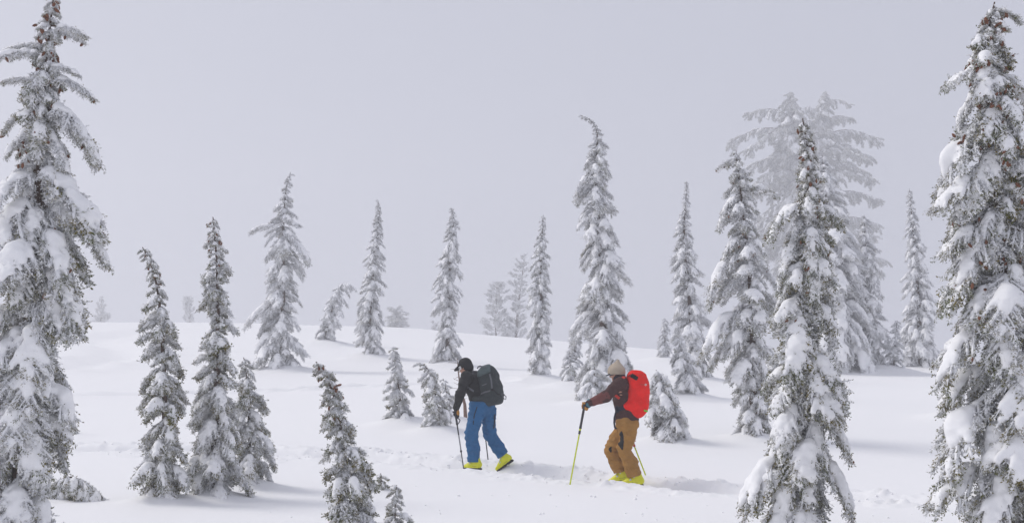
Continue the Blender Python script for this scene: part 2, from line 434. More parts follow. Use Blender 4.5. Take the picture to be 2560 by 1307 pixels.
    To = (np.arange(nr)[:, None, None] * 6 + of[None]).reshape(-1, 3) + len(V)
    # twigs
    VV, QQ, TT, fa = [V, Vo, Vs], [Q], [To, Ts + len(V) + len(Vo)], [fro, np.zeros(len(Vo)) - 0.35, fs]
    base_n = len(V) + len(Vo) + len(Vs)
    for li, (P, r, s0) in enumerate(lines):         # rime along the top of every twig
        rr_ = (0.010 if li else 0.014) * rng.uniform(0.7, 1.3) * (1 + 0.35 * rng.normal(size=9)).clip(0.4, 1.8)
        P9 = np.stack([np.interp(np.linspace(0, len(P) - 1, 9), np.arange(len(P)), P[:, kk]) for kk in range(3)], -1) + np.array([0, 0, 0.005])
        rr_[-1] = 0.002; rr_[0] *= 0.5
        tv, tq, tt = tube_arrays(P9, rr_, 5, close=False)
        VV.append(tv); QQ.append(tq + base_n); base_n += len(tv); fa.append(np.full(len(tv), -0.35))
    nq0 = sum(len(q_) for q_ in QQ)
    for li, (P, r, s0) in enumerate(lines):
        tv, tq, tt = tube_arrays(P, np.linspace(r, r * 0.35, len(P)), 5 if li == 0 else 3, close=False)
        VV.append(tv); QQ.append(tq + base_n); base_n += len(tv); fa.append(np.full(len(tv), 0.3))
    Vall = np.concatenate(VV); Qall = np.concatenate(QQ); Tall = np.concatenate(TT)
    mi = np.concatenate([np.zeros(nq0), np.ones(len(Qall) - nq0), np.zeros(len(Tall))])
    fol = mesh_np('bough', Vall, Qall, Tall, smooth=False, mats=[M['needles'], M['bark']], mat_idx=mi, attr={'frost': np.concatenate(fa)})
    # snow lying on it
    caps = []
    k = 0.022 * (L / 0.6) ** 0.6
    s_in, s_out = rng.uniform(0.20, 0.45), rng.uniform(0.84, 0.96)
    heavy = rng.uniform(0.45, 0.85) * (1.0 if L > 0.5 else 1.2)
    if style == 'slender': heavy *= 0.36; s_in, s_out = 0.1, 0.9
    if style == 'pine': heavy *= 0.5; s_in = 0.5
    sv = np.linspace(s_in, s_out, 7); P = stem(sv)
    ph = rng.uniform(0, 6)
    for i in range(6):
        def rad(s): return L * heavy * (0.055 + 0.10 * math.sin(pi * min(1, (s - s_in) / (s_out - s_in) * 0.8 + 0.12)) ** 0.8 * (0.70 + 0.45 * math.sin(ph + 13 * s)))
        caps.append((P[i], P[i + 1], rad(sv[i]), rad(sv[i + 1])))
    for (Pt, r, s) in lines[1:]:
        if s < s_in - 0.02 or rng.random() < 0.16: continue
        e = rng.uniform(0.55, 0.92); q = np.array([[np.interp(f * 4, np.arange(5), Pt[:, kk]) for kk in range(3)] for f in (0.18, e * 0.6, e)])
        rt = L * heavy * rng.uniform(0.04, 0.095) * (0.6 if style == 'pine' else 1)
        if style == 'slender': rt *= 1.4
        caps.append((q[0], q[1], rt * 1.15, rt)); caps.append((q[1], q[2], rt, rt * 0.6))
    allp = np.concatenate([np.stack([c_[0], c_[1]]) for c_ in caps]); rm = max(c_[2] for c_ in caps) * 1.5 + 0.02
    lo, hi = allp.min(0) - rm, allp.max(0) + rm
    h = max(0.0075, L * 0.022)
    def f(X, Y, Z):
        d = None
        for (p, q, ra, rb) in caps:
            dv = q - p; dd = float(dv @ dv) + 1e-9
            t = np.clip(((X - p[0]) * dv[0] + (Y - p[1]) * dv[1] + (Z - p[2]) * dv[2]) / dd, 0, 1)
            r = ra + (rb - ra) * t
            ex = X - p[0] - t * dv[0]; ey = Y - p[1] - t * dv[1]; ez = Z - p[2] - t * dv[2] - 0.30 * r
            ez = np.where(ez > 0, ez * 1.05, ez * 1.9)
            g = np.sqrt(ex * ex + ey * ey + ez * ez) - r
            d = g if d is None else smin(d, g, k)
        return d + 0.020 * noise3(X * 9, Y * 9, Z * 9 + seed) * (L / 0.6) ** 0.5 + 0.008 * noise3(X * 26, Y * 26, Z * 26) * min(1, L / 0.4)
    X, Y, Z = grid_pts(lo, hi, h)
    SV, SQ = surface_nets(f(X, Y, Z), lo, h)
    snow = mesh_np('snow_cap', SV, SQ, mats=[M['snow_cap']])
    tips = [stem(np.array(0.98))] + [ln_[0][-1] for ln_ in lines[1:] if rng.random() < 0.45]
    return dict(L=L, fol=fol, snow=snow, tips=tips)

LIB = {}
for key, L, n, st in (('s', 0.22, 7, 'hemlock'), ('m', 0.42, 8, 'hemlock'), ('b', 0.70, 8, 'hemlock'), ('sl', 0.75, 5, 'slender'), ('p', 0.55, 5, 'pine')):
    LIB[key] = [bough_variant(L, 100 * ord(key[0]) + len(key) * 1000 + i * 7, st) for i in range(n)]

def cone_mesh():
    nu, nv = 7, 7; V = []; 
    for i in range(nv + 1):
        t = i / nv; r = 0.5 * math.sin(pi * min(1, t * 0.92 + 0.06)) ** 0.7
        for j in range(nu):
            a = 2 * pi * (j + 0.5 * (i % 2)) / nu; rr = r * (1.12 if (i % 2) else 0.9)
            V.append((rr * cos(a) * 0.75, rr * sin(a) * 0.75, -t * 1.6))
    Q = [(i * nu + j, i * nu + (j + 1) % nu, (i + 1) * nu + (j + 1) % nu, (i + 1) * nu + j) for i in range(nv) for j in range(nu)]
    return mesh_np('cone', np.array(V) * 0.029, np.array(Q)[:, ::-1], smooth=False, mats=[M['cone']])
CONE = cone_mesh()

N_OBJ = [0]
def put_bough(root, key, rng, loc, az, pitch, scale, frost, snow=1.0, cones=0, roll=0.0, zs=1.0):
    v = LIB[key][int(rng.integers(0, len(LIB[key])))]
    o = bpy.data.objects.new('bough', v['fol']); col.objects.link(o); o.parent = root
    o.location = loc; o.rotation_euler = (roll, -pitch, az); o.scale = (scale, scale * rng.uniform(0.85, 1.2) * (1 if rng.random() < .5 else -1), scale * zs)
    o.color = (frost, 0, 0, 1)
    if rng.random() < snow + 0.08:
        s = bpy.data.objects.new('snow_cap', v['snow']); col.objects.link(s); s.parent = o
        q = rng.uniform(0.9, 1.12); s.scale = (1, 1, q)
    for c in range(cones):
        t = v['tips'][int(rng.integers(0, len(v['tips'])))]
        cn = bpy.data.objects.new('cone', CONE); col.objects.link(cn); cn.parent = o
        cn.location = t + rng.normal(size=3) * 0.02; cn.rotation_euler = (rng.normal() * 0.5, rng.normal() * 0.5, rng.uniform(0, 6)); k = rng.uniform(0.8, 1.25) / scale
        cn.scale = (k, k, k)
    return o

def tree(name, label, trunk, prof, seed, frost=0.5, dens=1.0, snow=0.8, d=None, cones=None, extras=(), top_t=0.12, style='hemlock', cat='tree',
         group='snow-covered trees on the slope', mound=(0.35, 0.10), pitch=(-0.30, 0.05), size=1.0, trunk_r=0.016, base_clear=0.03, limbs=()):
    """trunk: photo points from base to tip; prof: (photo row, half width to the left, half width to the right) in photo pixels"""
    rng = np.random.default_rng(seed)
    u0, v0 = trunk[0]
    if d is None: B = hit(u0, v0)
    else:
        x = (u0 - CX) / F_PX * d; B = Vector((x, d, float(z_base(np.array([x]), np.array([d]))[0])))
    dd = B.y; sc_ = dd / F_PX
    if mound: BASES.append((B.x, B.y, mound[0] * max(1, dd / 15), mound[1] * 1.3 * max(1, dd / 15) ** 0.7))
    root = bpy.data.objects.new(name, None); col.objects.link(root); root.location = B; root.empty_display_size = 0.3
    root['label'] = label; root['category'] = cat
    if group: root['group'] = group
    P = np.array([[(u - u0) * sc_, 0.0, (HZ - v) * sc_ - B.z] for u, v in trunk]); P[0, 2] = -0.25
    yl = rng.normal() * 0.05; P[:, 1] = np.linspace(0, 1, len(P)) ** 1.5 * yl * P[-1, 2]
    s = np.concatenate([[0], np.cumsum(np.linalg.norm(np.diff(P, axis=0), axis=1))]); H = s[-1]
    q = np.linspace(0, H, 44); C = np.stack([np.interp(q, s, P[:, k]) for k in range(3)], -1)
    for _ in range(3): C[1:-1] = 0.25 * C[:-2] + 0.5 * C[1:-1] + 0.25 * C[2:]
    R = np.interp(q / H, [0, 0.5, 1], [H * trunk_r, H * trunk_r * 0.55, 0.006])
    tv, tq, tt = tube_arrays(C, R * (1 + 0.05 * rng.normal(size=len(R))), 8)
    add('trunk', mesh_np('trunk', tv, tq, tt, mats=[M['bark']]), root)
    pr = np.array(sorted(prof), float)
    def half(z, side):
        v = HZ - (z + B.z) / sc_
        return np.interp(v, pr[:, 0], pr[:, 1 if side < 0 else 2]) * sc_
    zs_ = C[:, 2]
    # walk up the trunk
    h = base_clear * H + 0.05; az = rng.uniform(0, 6); n = 0
    while h < H * 0.995:
        f = h / H
        p = np.array([np.interp(h, q, C[:, k]) for k in range(3)])
        az += 2.39996 + rng.normal() * 0.35
        ca = cos(az)
        wl, wr = half(p[2] - 0.04, -1), half(p[2] - 0.04, 1)
        w_ = wl * (0.5 - 0.5 * ca) + wr * (0.5 + 0.5 * ca)
        reach = w_ * (rng.uniform(0.35, 0.75) if rng.random() < 0.45 else rng.uniform(0.85, 1.15))
        reach = max(reach - 0.018, 0.065)
        L = reach / 0.80 * size
        key = 's' if L < 0.30 else ('m' if L < 0.56 else 'b')
        if style == 'pine': key = 'p' 
        if style == 'slender_top' and f > 0.72 and L > 0.25: key = 'sl'
        lib_L = LIB[key][0]['L']
        pt = pitch[0] + (pitch[1] - pitch[0]) * f + rng.normal() * 0.12
        if style == 'pine': pt = 0.12 + rng.normal() * 0.35
        # let the outer end come to the silhouette: heavier boughs hang
        nc = 0
        if cones and cones[0] <= f <= cones[1] and rng.random() < cones[2]: nc = int(rng.integers(1, cones[3] if len(cones) > 3 else 4))
        put_bough(root, key, rng, p, az, pt, L / lib_L, float(np.clip(frost + rng.normal() * 0.10, 0, 1.2)), snow, nc, roll=rng.normal() * 0.12, zs=rng.uniform(0.85, 1.2))
        step = (0.018 + 0.050 * L) / dens
        h += step * rng.uniform(0.7, 1.3); n += 1
    for e in extras:       # single boughs that stand out: photo start and end point, or depth offset
        (ua, va, ub, vb, key, dy) = e
        a = np.array([(ua - u0) * sc_, 0, (HZ - va) * sc_ - B.z]); b = np.array([(ub - u0) * sc_, dy, (HZ - vb) * sc_ - B.z])
        k = int(np.argmin(np.abs(zs_ - a[2]))); a = np.array([C[k, 0], C[k, 1], a[2]])
        v = b - a; Lh = math.hypot(v[0], v[1]); Lt = math.hypot(Lh, v[2])
        az_ = math.atan2(v[1], v[0]); pt = math.atan2(v[2], Lh) + 0.42 * (0.5 if key == 'sl' else 1)
        put_bough(root, key, rng, a, az_, pt, Lt / LIB[key][0]['L'] / 0.93, frost, 1.0, int(rng.integers(0, 3)) if cones else 0)
    limbs = list(limbs)
    for _ in range(28 if limbs else 0):
        va = rng.uniform(290, 700); sg = rng.choice([-1, 1]); ln = rng.uniform(60, 135) * (0.6 + 0.4 * min(1, (va - 230) / 200))
        limbs.append((u0 - 15, va, u0 - 15 + sg * ln, va + rng.uniform(-20, 50), rng.uniform(-6, 6), int(12 + ln * 0.14)))
    for (ua, va, ub, vb, dy, nb) in limbs:      # long limbs, each carrying its own boughs
        a = np.array([(ua - u0) * sc_, 0, (HZ - va) * sc_ - B.z]); b = np.array([(ub - u0) * sc_, dy, (HZ - vb) * sc_ - B.z])
        k = int(np.argmin(np.abs(zs_ - a[2]))); a = np.array([C[k, 0], C[k, 1], a[2]])
        t = np.linspace(0, 1, 9)[:, None]; v = b - a; Ln = np.linalg.norm(v)
        LP = a + v * t + np.array([0, 0, 0.16 * Ln]) * np.sin(t * pi)
        tv, tq, tt = tube_arrays(LP, np.linspace(0.014 * Ln, 0.02, 9), 6)
        add('limb', mesh_np('limb', tv, tq, tt, mats=[M['bark']]), root)
        az0 = math.atan2(v[1], v[0])
        for i in range(int(nb * 1.5)):
            f = 0.12 + 0.88 * (i + rng.random()) / nb; p = np.array([np.interp(f * 8, np.arange(9), LP[:, kk]) for kk in range(3)])
            L = min(Ln, 9.0) * rng.uniform(0.13, 0.26) * (1.15 - 0.4 * f)
            put_bough(root, 'm' if rng.random() < 0.6 else 'sl', rng, p, az0 + rng.uniform(-1.5, 1.5), rng.uniform(-0.7, 0.1), L / 0.42, float(np.clip(frost + rng.normal() * 0.06, 0, 1.1)), snow)
    N_OBJ[0] += n
    return root

# ------------------------------------------------------------------ the trees
G_SAP = 'young snow-covered trees'
G_FAR = 'trees fading in the fog'
# the two big ones that frame the picture
tree('hemlock_tree', 'tall snow-laden hemlock cut by the left edge, thin drooping branches and cones at its top',
     [(40, 1420), (55, 1000), (85, 600), (100, 300), (115, 80), (126, -25)],
     [(-20, 10, 10), (60, 32, 30), (150, 48, 46), (250, 62, 60), (340, 74, 70), (400, 84, 76), (450, 125, 98), (520, 150, 120), (600, 150, 125), (740, 150, 118), (900, 160, 122), (1100, 160, 115), (1300, 170, 120)],
     1, frost=0.68, dens=1.25, snow=0.84, cones=(0.6, 1.0, 0.6, 4), style='slender_top', pitch=(-0.40, -0.12),
     extras=[(112, 60, 222, 98, 'sl', -0.1), (110, 70, 200, 92, 'sl', 0.15), (108, 110, 0, 112, 'sl', 0.05), (106, 130, -20, 160, 'sl', -0.1), (108, 160, 200, 185, 'sl', -0.05),
             (104, 180, 235, 247, 'sl', 0.0), (102, 200, 0, 205, 'sl', 0.0), (100, 240, 270, 372, 'sl', -0.1), (100, 262, 238, 405, 'sl', 0.1), (96, 300, 176, 440, 'sl', -0.1), (100, 255, -10, 300, 'sl', 0.1), (98, 300, 20, 390, 'sl', -0.1),
             (90, 430, 245, 520, 'm', -0.1), (86, 500, 280, 618, 'sl', 0.05), (86, 510, 265, 590, 'sl', -0.12), (84, 560, 190, 640, 'm', -0.25), (66, 640, 205, 752, 'm', -0.1)])
tree('hemlock_tree', 'tall dense hemlock cut by the right edge, red-brown cones all over its top',
     [(2545, 1420), (2530, 1000), (2510, 700), (2490, 400), (2478, 150), (2470, 60), (2492, 2)],
     [(0, 12, 25), (60, 35, 40), (130, 55, 60), (220, 85, 85), (330, 90, 110), (440, 110, 120), (540, 135, 140), (650, 140, 150), (780, 125, 150), (900, 155, 160), (1050, 165, 170), (1200, 160, 170), (1300, 165, 170)],
     2, frost=0.58, dens=1.2, snow=0.88, cones=(0.5, 1.0, 0.95, 8), pitch=(-0.42, -0.15),
     extras=[(2480, 25, 2540, 34, 'm', 0.0), (2490, 300, 2352, 442, 'b', 0.0), (2486, 180, 2380, 190, 'm', -0.1), (2500, 430, 2348, 545, 'b', -0.15), (2505, 560, 2362, 652, 'b', -0.05),
             (2512, 640, 2372, 740, 'b', 0.1), (2516, 780, 2350, 905, 'b', -0.1), (2524, 960, 2345, 1122, 'b', -0.1), (2530, 1140, 2345, 1285, 'b', -0.1)])
tree('hemlock_sapling', 'low snow-bent sapling drooping to the ground under the tall left-edge tree',
     [(142, 1250), (152, 1196), (182, 1190), (218, 1212), (252, 1240), (282, 1262)],
     [(1165, 30, 30), (1200, 40, 50), (1275, 40, 56)], 51, frost=0.46, snow=0.8, group=G_SAP, dens=1.9, size=0.9, mound=(0.2, 0.03), pitch=(-0.5, -0.5))
# cluster on the left
tree('hemlock_tree', 'snowy hemlock leaning left with a nodding tip, leftmost of the three standing close together',
     [(395, 1258), (412, 1100), (407, 950), (397, 800), (380, 700), (362, 650), (336, 612)],
     [(610, 14, 12), (650, 18, 20), (700, 26, 23), (800, 43, 36), (900, 56, 43), (1000, 66, 50), (1100, 66, 55), (1200, 77, 59), (1255, 87, 61)], 3, frost=0.56, dens=1.05, snow=0.82, cones=(0.85, 1, 0.4))
tree('hemlock_tree', 'straight slender snowy hemlock, tallest of the three standing close together on the left',
     [(532, 1246), (542, 1000), (546, 800), (546, 680), (542, 600), (538, 545)],
     [(545, 12, 8), (580, 25, 17), (640, 27, 29), (720, 37, 33), (800, 43, 37), (900, 53, 45), (1000, 63, 58), (1100, 75, 68), (1240, 78, 72)], 4, frost=0.62, dens=1.05, snow=0.88, cones=(0.85, 1, 0.5))
tree('hemlock_tree', 'short snowy hemlock, right and lowest of the three standing close together on the left',
     [(628, 1222), (624, 1100), (622, 1000), (618, 930), (612, 893)],
     [(895, 16, 16), (950, 27, 31), (1000, 43, 45), (1060, 52, 49), (1120, 63, 58), (1215, 52, 65)], 5, frost=0.64, dens=1.0, snow=0.9)
tree('hemlock_tree', 'frosted spire behind the leftmost cluster with one long bare bough pointing left',
     [(705, 928), (708, 700), (706, 570), (711, 470), (722, 426)],
     [(425, 8, 8), (480, 12, 12), (530, 26, 26), (580, 38, 40), (640, 44, 52), (700, 42, 42), (800, 56, 46), (870, 66, 56), (925, 64, 58)], 6, frost=0.90, snow=0.85,
     extras=[(706, 562, 620, 578, 'sl', 0.0), (708, 590, 770, 630, 'm', 0.0), (706, 760, 626, 800, 'b', -0.1)])
tree('hemlock_tree', 'small frosted tree bent over to the right on the upper slope', [(806, 864), (822, 800), (836, 755), (846, 722), (862, 706), (878, 716)],
     [(705, 12, 14), (740, 20, 26), (780, 24, 30), (820, 28, 24), (862, 28, 28)], 7, frost=0.96, snow=0.7)
tree('hemlock_tree', 'thin frosted spire with a hooked tip, between the bent tree and the hillside bush', [(925, 898), (926, 750), (938, 640), (948, 560), (952, 520), (946, 502)],
     [(505, 6, 6), (560, 12, 10), (620, 18, 18), (690, 26, 28), (760, 34, 32), (830, 38, 34), (895, 40, 38)], 8, frost=0.90, snow=0.85)
tree('hemlock_tree', 'frosted spire on the slope beyond the walker in black and blue', [(1118, 918), (1120, 750), (1126, 640), (1134, 580), (1136, 545), (1128, 520)],
     [(520, 5, 5), (570, 16, 14), (610, 26, 26), (660, 32, 30), (700, 34, 26), (770, 36, 30), (850, 38, 36), (915, 46, 42)], 9, frost=0.90, snow=0.88)
tree('hemlock_tree', 'slim frosted spire just beyond the two pines, left of the tallest spire', [(1350, 952), (1352, 800), (1352, 680), (1354, 600), (1358, 540)],
     [(540, 5, 5), (590, 14, 14), (640, 22, 20), (720, 30, 24), (800, 32, 30), (880, 34, 34), (950, 36, 34)], 10, frost=0.90, snow=0.88)
tree('hemlock_tree', 'tallest mid-slope spire, its thin tip bent sideways, behind the walker with the red pack', [(1508, 990), (1508, 800), (1500, 620), (1490, 470), (1492, 370), (1496, 322), (1482, 294), (1450, 288)],
     [(288, 7, 6), (330, 11, 12), (380, 22, 26), (430, 36, 38), (460, 44, 46), (520, 42, 50), (590, 52, 56), (650, 62, 58), (740, 66, 66), (820, 74, 78), (900, 82, 84), (985, 62, 62)], 11, frost=0.86, snow=0.85,
     extras=[(1490, 430, 1438, 470, 'm', 0.0)])
tree('hemlock_sapling', 'rounded snow-capped sapling right behind the beige knitted hat', [(1490, 1012), (1488, 960), (1486, 915)],
     [(905, 14, 14), (930, 34, 34), (960, 46, 46), (1010, 38, 42)], 12, frost=0.84, snow=0.95, group=G_SAP, size=0.9)
tree('hemlock_sapling', 'small pale sapling at the foot of the tallest mid-slope spire, on its left', [(1425, 970), (1426, 920), (1425, 874)],
     [(875, 8, 8), (905, 20, 20), (965, 28, 28)], 13, frost=0.88, snow=0.8, group=G_SAP)
tree('hemlock_sapling', 'pale sapling half hidden behind the tallest mid-slope spire', [(1436, 935), (1438, 860), (1446, 790)],
     [(795, 8, 8), (850, 20, 18), (930, 34, 24)], 14, frost=0.94, snow=0.7, group=G_SAP)
tree('hemlock_tree', 'frosted spire right of the red pack, rising behind two smaller trees', [(1738, 955), (1728, 800), (1714, 680), (1706, 580), (1712, 458)],
     [(460, 5, 5), (520, 14, 12), (580, 22, 22), (640, 32, 30), (700, 34, 40), (780, 44, 48), (860, 46, 50), (950, 50, 50)], 15, frost=0.92, snow=0.88)
tree('hemlock_sapling', 'pale cone-shaped sapling in front of the spire right of the red pack', [(1722, 998), (1714, 930), (1704, 880), (1694, 842)],
     [(845, 13, 13), (890, 31, 31), (940, 39, 47), (995, 47, 57)], 16, frost=0.90, snow=0.8, group=G_SAP)
tree('hemlock_sapling', 'little faded sapling on the skyline, left of the spire right of the red pack', [(1660, 908), (1662, 850), (1664, 795)],
     [(795, 7, 7), (840, 16, 16), (905, 26, 26)], 17, frost=0.98, snow=0.8, group=G_SAP)
tree('hemlock_sapling', 'stocky rounded young tree standing beside the red pack', [(1672, 1106), (1666, 1040), (1650, 970), (1640, 924)],
     [(925, 30, 28), (960, 50, 44), (1000, 64, 67), (1050, 74, 84), (1105, 80, 91)], 18, frost=0.72, snow=0.85, group=G_SAP, size=0.95, dens=1.4, pitch=(-0.55, -0.3))
tree('hemlock_tree', 'open-branched frosted hemlock with a forked knobbly top, left of the front spire', [(1882, 1098), (1884, 900), (1876, 720), (1866, 600), (1850, 480), (1842, 420), (1838, 380)],
     [(380, 10, 14), (430, 36, 20), (500, 44, 44), (560, 50, 40), (620, 60, 50), (700, 88, 66), (780, 70, 60), (850, 100, 60), (930, 56, 56), (1000, 50, 50), (1095, 50, 50)], 19, frost=0.74, snow=0.82, cones=(0.6, 1, 0.35), dens=0.9,
     extras=[(1868, 620, 1765, 715, 'b', 0.0), (1880, 770, 1762, 862, 'b', -0.1), (1862, 480, 1920, 470, 'm', 0), (1845, 400, 1800, 410, 'm', 0), (1852, 500, 1796, 545, 'm', 0)])
tree('hemlock_tree', 'large conical hemlock draped in snow, front right, some cones near its tip', [(1990, 1345), (1994, 1100), (2000, 850), (2008, 650), (2020, 480), (2020, 400), (2010, 340), (2002, 300)],
     [(300, 6, 6), (350, 17, 19), (400, 28, 28), (450, 39, 37), (500, 43, 50), (545, 80, 71), (600, 60, 78), (680, 78, 86), (760, 91, 102), (850, 99, 112), (950, 106, 112), (1050, 112, 112), (1150, 127, 121), (1250, 138, 130), (1310, 140, 138)], 20,
     frost=0.59, snow=0.95, dens=1.4, cones=(0.55, 1, 0.35), pitch=(-0.45, -0.1),
     extras=[(2018, 505, 1925, 555, 'm', -0.1), (2018, 515, 2098, 575, 'm', 0.05), (1998, 860, 2106, 985, 'b', -0.1), (1992, 1000, 2108, 1110, 'b', -0.1), (1990, 1120, 2112, 1250, 'b', -0.15), (1990, 1120, 1862, 1245, 'b', -0.1)])
tree('hemlock_tree', 'broad snow-heavy tree standing right behind the front spire', [(2088, 936), (2084, 760), (2074, 600), (2064, 460), (2058, 385)],
     [(385, 10, 10), (450, 26, 30), (520, 40, 50), (600, 60, 76), (700, 80, 92), (800, 90, 100), (930, 80, 92)], 21, frost=0.96, snow=0.92)
tree('hemlock_tree', 'frosted tree leaning out of the right flank of the broad snow-heavy tree', [(2168, 934), (2166, 780), (2160, 640), (2152, 540)],
     [(540, 8, 10), (600, 20, 24), (680, 36, 44), (780, 46, 48), (930, 50, 52)], 22, frost=0.96, snow=0.85)
tree('hemlock_tree', 'snowy spire alone on the right ridge, beyond the smooth slope', [(2300, 930), (2298, 800), (2292, 660), (2284, 560), (2278, 470)],
     [(470, 5, 5), (540, 12, 14), (600, 22, 26), (680, 34, 38), (760, 42, 44), (850, 46, 48), (928, 56, 52)], 23, frost=0.98, snow=0.9)
tree('hemlock_sapling', 'faded young tree at the left foot of the spire on the right ridge', [(2232, 936), (2238, 870), (2246, 800)],
     [(800, 7, 7), (850, 20, 18), (930, 38, 30)], 24, frost=0.96, snow=0.6, group=G_SAP)
tree('hemlock_sapling', 'small snow-buried sapling peeking out left of the tall tree at the right edge', [(2385, 1048), (2388, 980), (2396, 915)],
     [(915, 14, 14), (960, 28, 28), (1045, 32, 34)], 25, frost=0.74, snow=0.9, group=G_SAP)
# foreground saplings
tree('hemlock_tree', 'olive-tipped young hemlock leaning left at the bottom edge, snow plastered on its right side', [(885, 1345), (878, 1220), (866, 1120), (846, 1020), (826, 950), (812, 920), (797, 904)],
     [(904, 17, 19), (940, 27, 30), (1000, 33, 28), (1060, 43, 43), (1120, 52, 65), (1180, 62, 68), (1240, 65, 75), (1300, 67, 67)], 26, frost=0.55, snow=0.62, dens=1.35, cones=(0.75, 1, 0.3), size=0.9)
tree('hemlock_sapling', 'tip of a small sapling poking up at the bottom edge beside the leaning hemlock', [(985, 1335), (988, 1270), (990, 1212)],
     [(1212, 8, 8), (1240, 18, 18), (1290, 36, 34), (1320, 42, 42)], 27, frost=0.56, snow=0.8, group=G_SAP, mound=(0.3, 0.06))
tree('hemlock_sapling', 'tiny dark green shrub tip under a snow dome beside the leaning hemlock', [(952, 1230), (954, 1205), (952, 1182)],
     [(1180, 16, 14), (1205, 24, 26), (1230, 20, 22)], 28, frost=0.26, snow=0.75, group=G_SAP, size=0.8, mound=(0.2, 0.04))
tree('hemlock_sapling', 'cone-shaped frosted sapling left of the walker in black and blue', [(1004, 1064), (1000, 990), (990, 920), (982, 868)],
     [(868, 9, 12), (910, 18, 21), (960, 30, 34), (1010, 41, 41), (1060, 46, 48)], 29, frost=0.74, snow=0.8, group=G_SAP)
tree('hemlock_sapling', 'leaning sapling with a tip pointing left, next to the hand of the walker in black', [(1098, 1084), (1094, 1020), (1084, 960), (1070, 920), (1040, 908)],
     [(908, 18, 15), (950, 29, 26), (1000, 33, 33), (1080, 33, 37)], 30, frost=0.64, snow=0.7, group=G_SAP)
tree('hemlock_sapling', 'pale sapling tucked behind the leaning one, by the bare twiggy stem', [(1128, 1062), (1122, 1000), (1108, 946)],
     [(946, 10, 10), (990, 20, 20), (1060, 26, 28)], 31, frost=0.84, snow=0.9, group=G_SAP)
tree('buried_shrub', 'low shrub almost buried in the snow near the tall tree at the left edge', [(185, 1088), (188, 1078), (186, 1066)],
     [(1064, 26, 26), (1088, 34, 30)], 32, frost=0.39, snow=0.9, group=G_SAP, mound=(0.25, 0.03), cat='shrub')
# fading in the fog
tree('pine_tree', 'faded open pine on the skyline, left of the pair beyond the walkers', [(1240, 842), (1240, 780), (1242, 708)],
     [(708, 12, 12), (740, 26, 26), (780, 30, 26), (840, 30, 32)], 40, frost=0.92, snow=0.8, style='pine', group=G_FAR, d=150, mound=None)
tree('pine_tree', 'faded taller pine with bare lower stem, right of the pair beyond the walkers', [(1284, 842), (1296, 760), (1306, 690), (1312, 636)],
     [(636, 6, 6), (680, 24, 12), (740, 26, 14), (790, 24, 22), (840, 32, 30)], 41, frost=0.92, snow=0.7, style='pine', group=G_FAR, d=150, mound=None, dens=0.8)
tree('pine_shrub', 'grey rounded bush on the hillside skyline', [(992, 826), (992, 800), (990, 774)],
     [(772, 16, 16), (800, 24, 26), (824, 26, 26)], 42, frost=0.78, snow=0.35, style='hemlock', pitch=(0.45, 0.75), group=G_FAR, d=155, mound=None, cat='bush', dens=1.4)
tree('pine_tree', 'tiny pale pine on the far left skyline', [(252, 810), (252, 780), (254, 742)], [(742, 4, 4), (770, 12, 12), (806, 20, 20)], 43, frost=0.92, snow=0.5, style='pine', group=G_FAR, d=195, mound=None)
tree('pine_tree', 'faint wind-bent pine on the skyline behind the leaning hemlock', [(474, 806), (474, 775), (470, 742)], [(742, 8, 8), (770, 12, 10), (804, 16, 12)], 44, frost=0.92, snow=0.5, style='pine', group=G_FAR, d=195, mound=None,
     extras=[(474, 800, 428, 780, 'p', 0.1), (474, 802, 440, 770, 'p', -0.1)])
tree('pine_shrub', 'faint low bush on the skyline left of the spire beyond the walker in black', [(1088, 836), (1088, 822), (1090, 810)], [(810, 10, 10), (834, 14, 14)], 45, frost=0.90, snow=0.5, style='pine', group=G_FAR, d=165, mound=None, cat='bush')
tree('hemlock_tree', 'pale tree tip far in the fog beside the tall tree at the right edge', [(2408, 900), (2406, 840), (2404, 770)], [(770, 5, 5), (820, 16, 16), (890, 24, 24)], 46, frost=0.95, snow=0.7, group=G_FAR, d=140, mound=None)
# the big double-topped one deep in the fog
tree('fir_tree', 'huge fog-faded tree with two tops and wide spreading limbs, behind the front spire', [(2010, 940), (2008, 700), (2000, 480), (1985, 340), (1975, 268), (1968, 232)],
     [(232, 8, 8), (262, 26, 24), (300, 34, 34), (400, 44, 44), (520, 50, 50), (650, 70, 80), (900, 100, 100)], 47, frost=0.56, snow=0.25, group=G_FAR, d=212, mound=None, pitch=(-0.2, 0.0), dens=1.0,
     limbs=[(1990, 300, 1882, 278, 1.5, 26), (1990, 340, 1838, 350, 0.0, 34), (1992, 330, 1870, 380, -3.0, 28), (1990, 310, 2060, 330, -2.0, 20), (1995, 400, 1862, 430, 2.0, 30), (1998, 430, 1880, 480, -3.0, 26),
            (1996, 370, 2100, 330, 3.0, 26), (2000, 470, 2130, 440, -2.0, 28), (2004, 540, 1900, 580, 0.0, 24), (2004, 560, 2170, 560, 2.0, 30), (2006, 640, 2190, 650, -2.0, 30), (2006, 660, 1900, 700, 1.0, 22)])
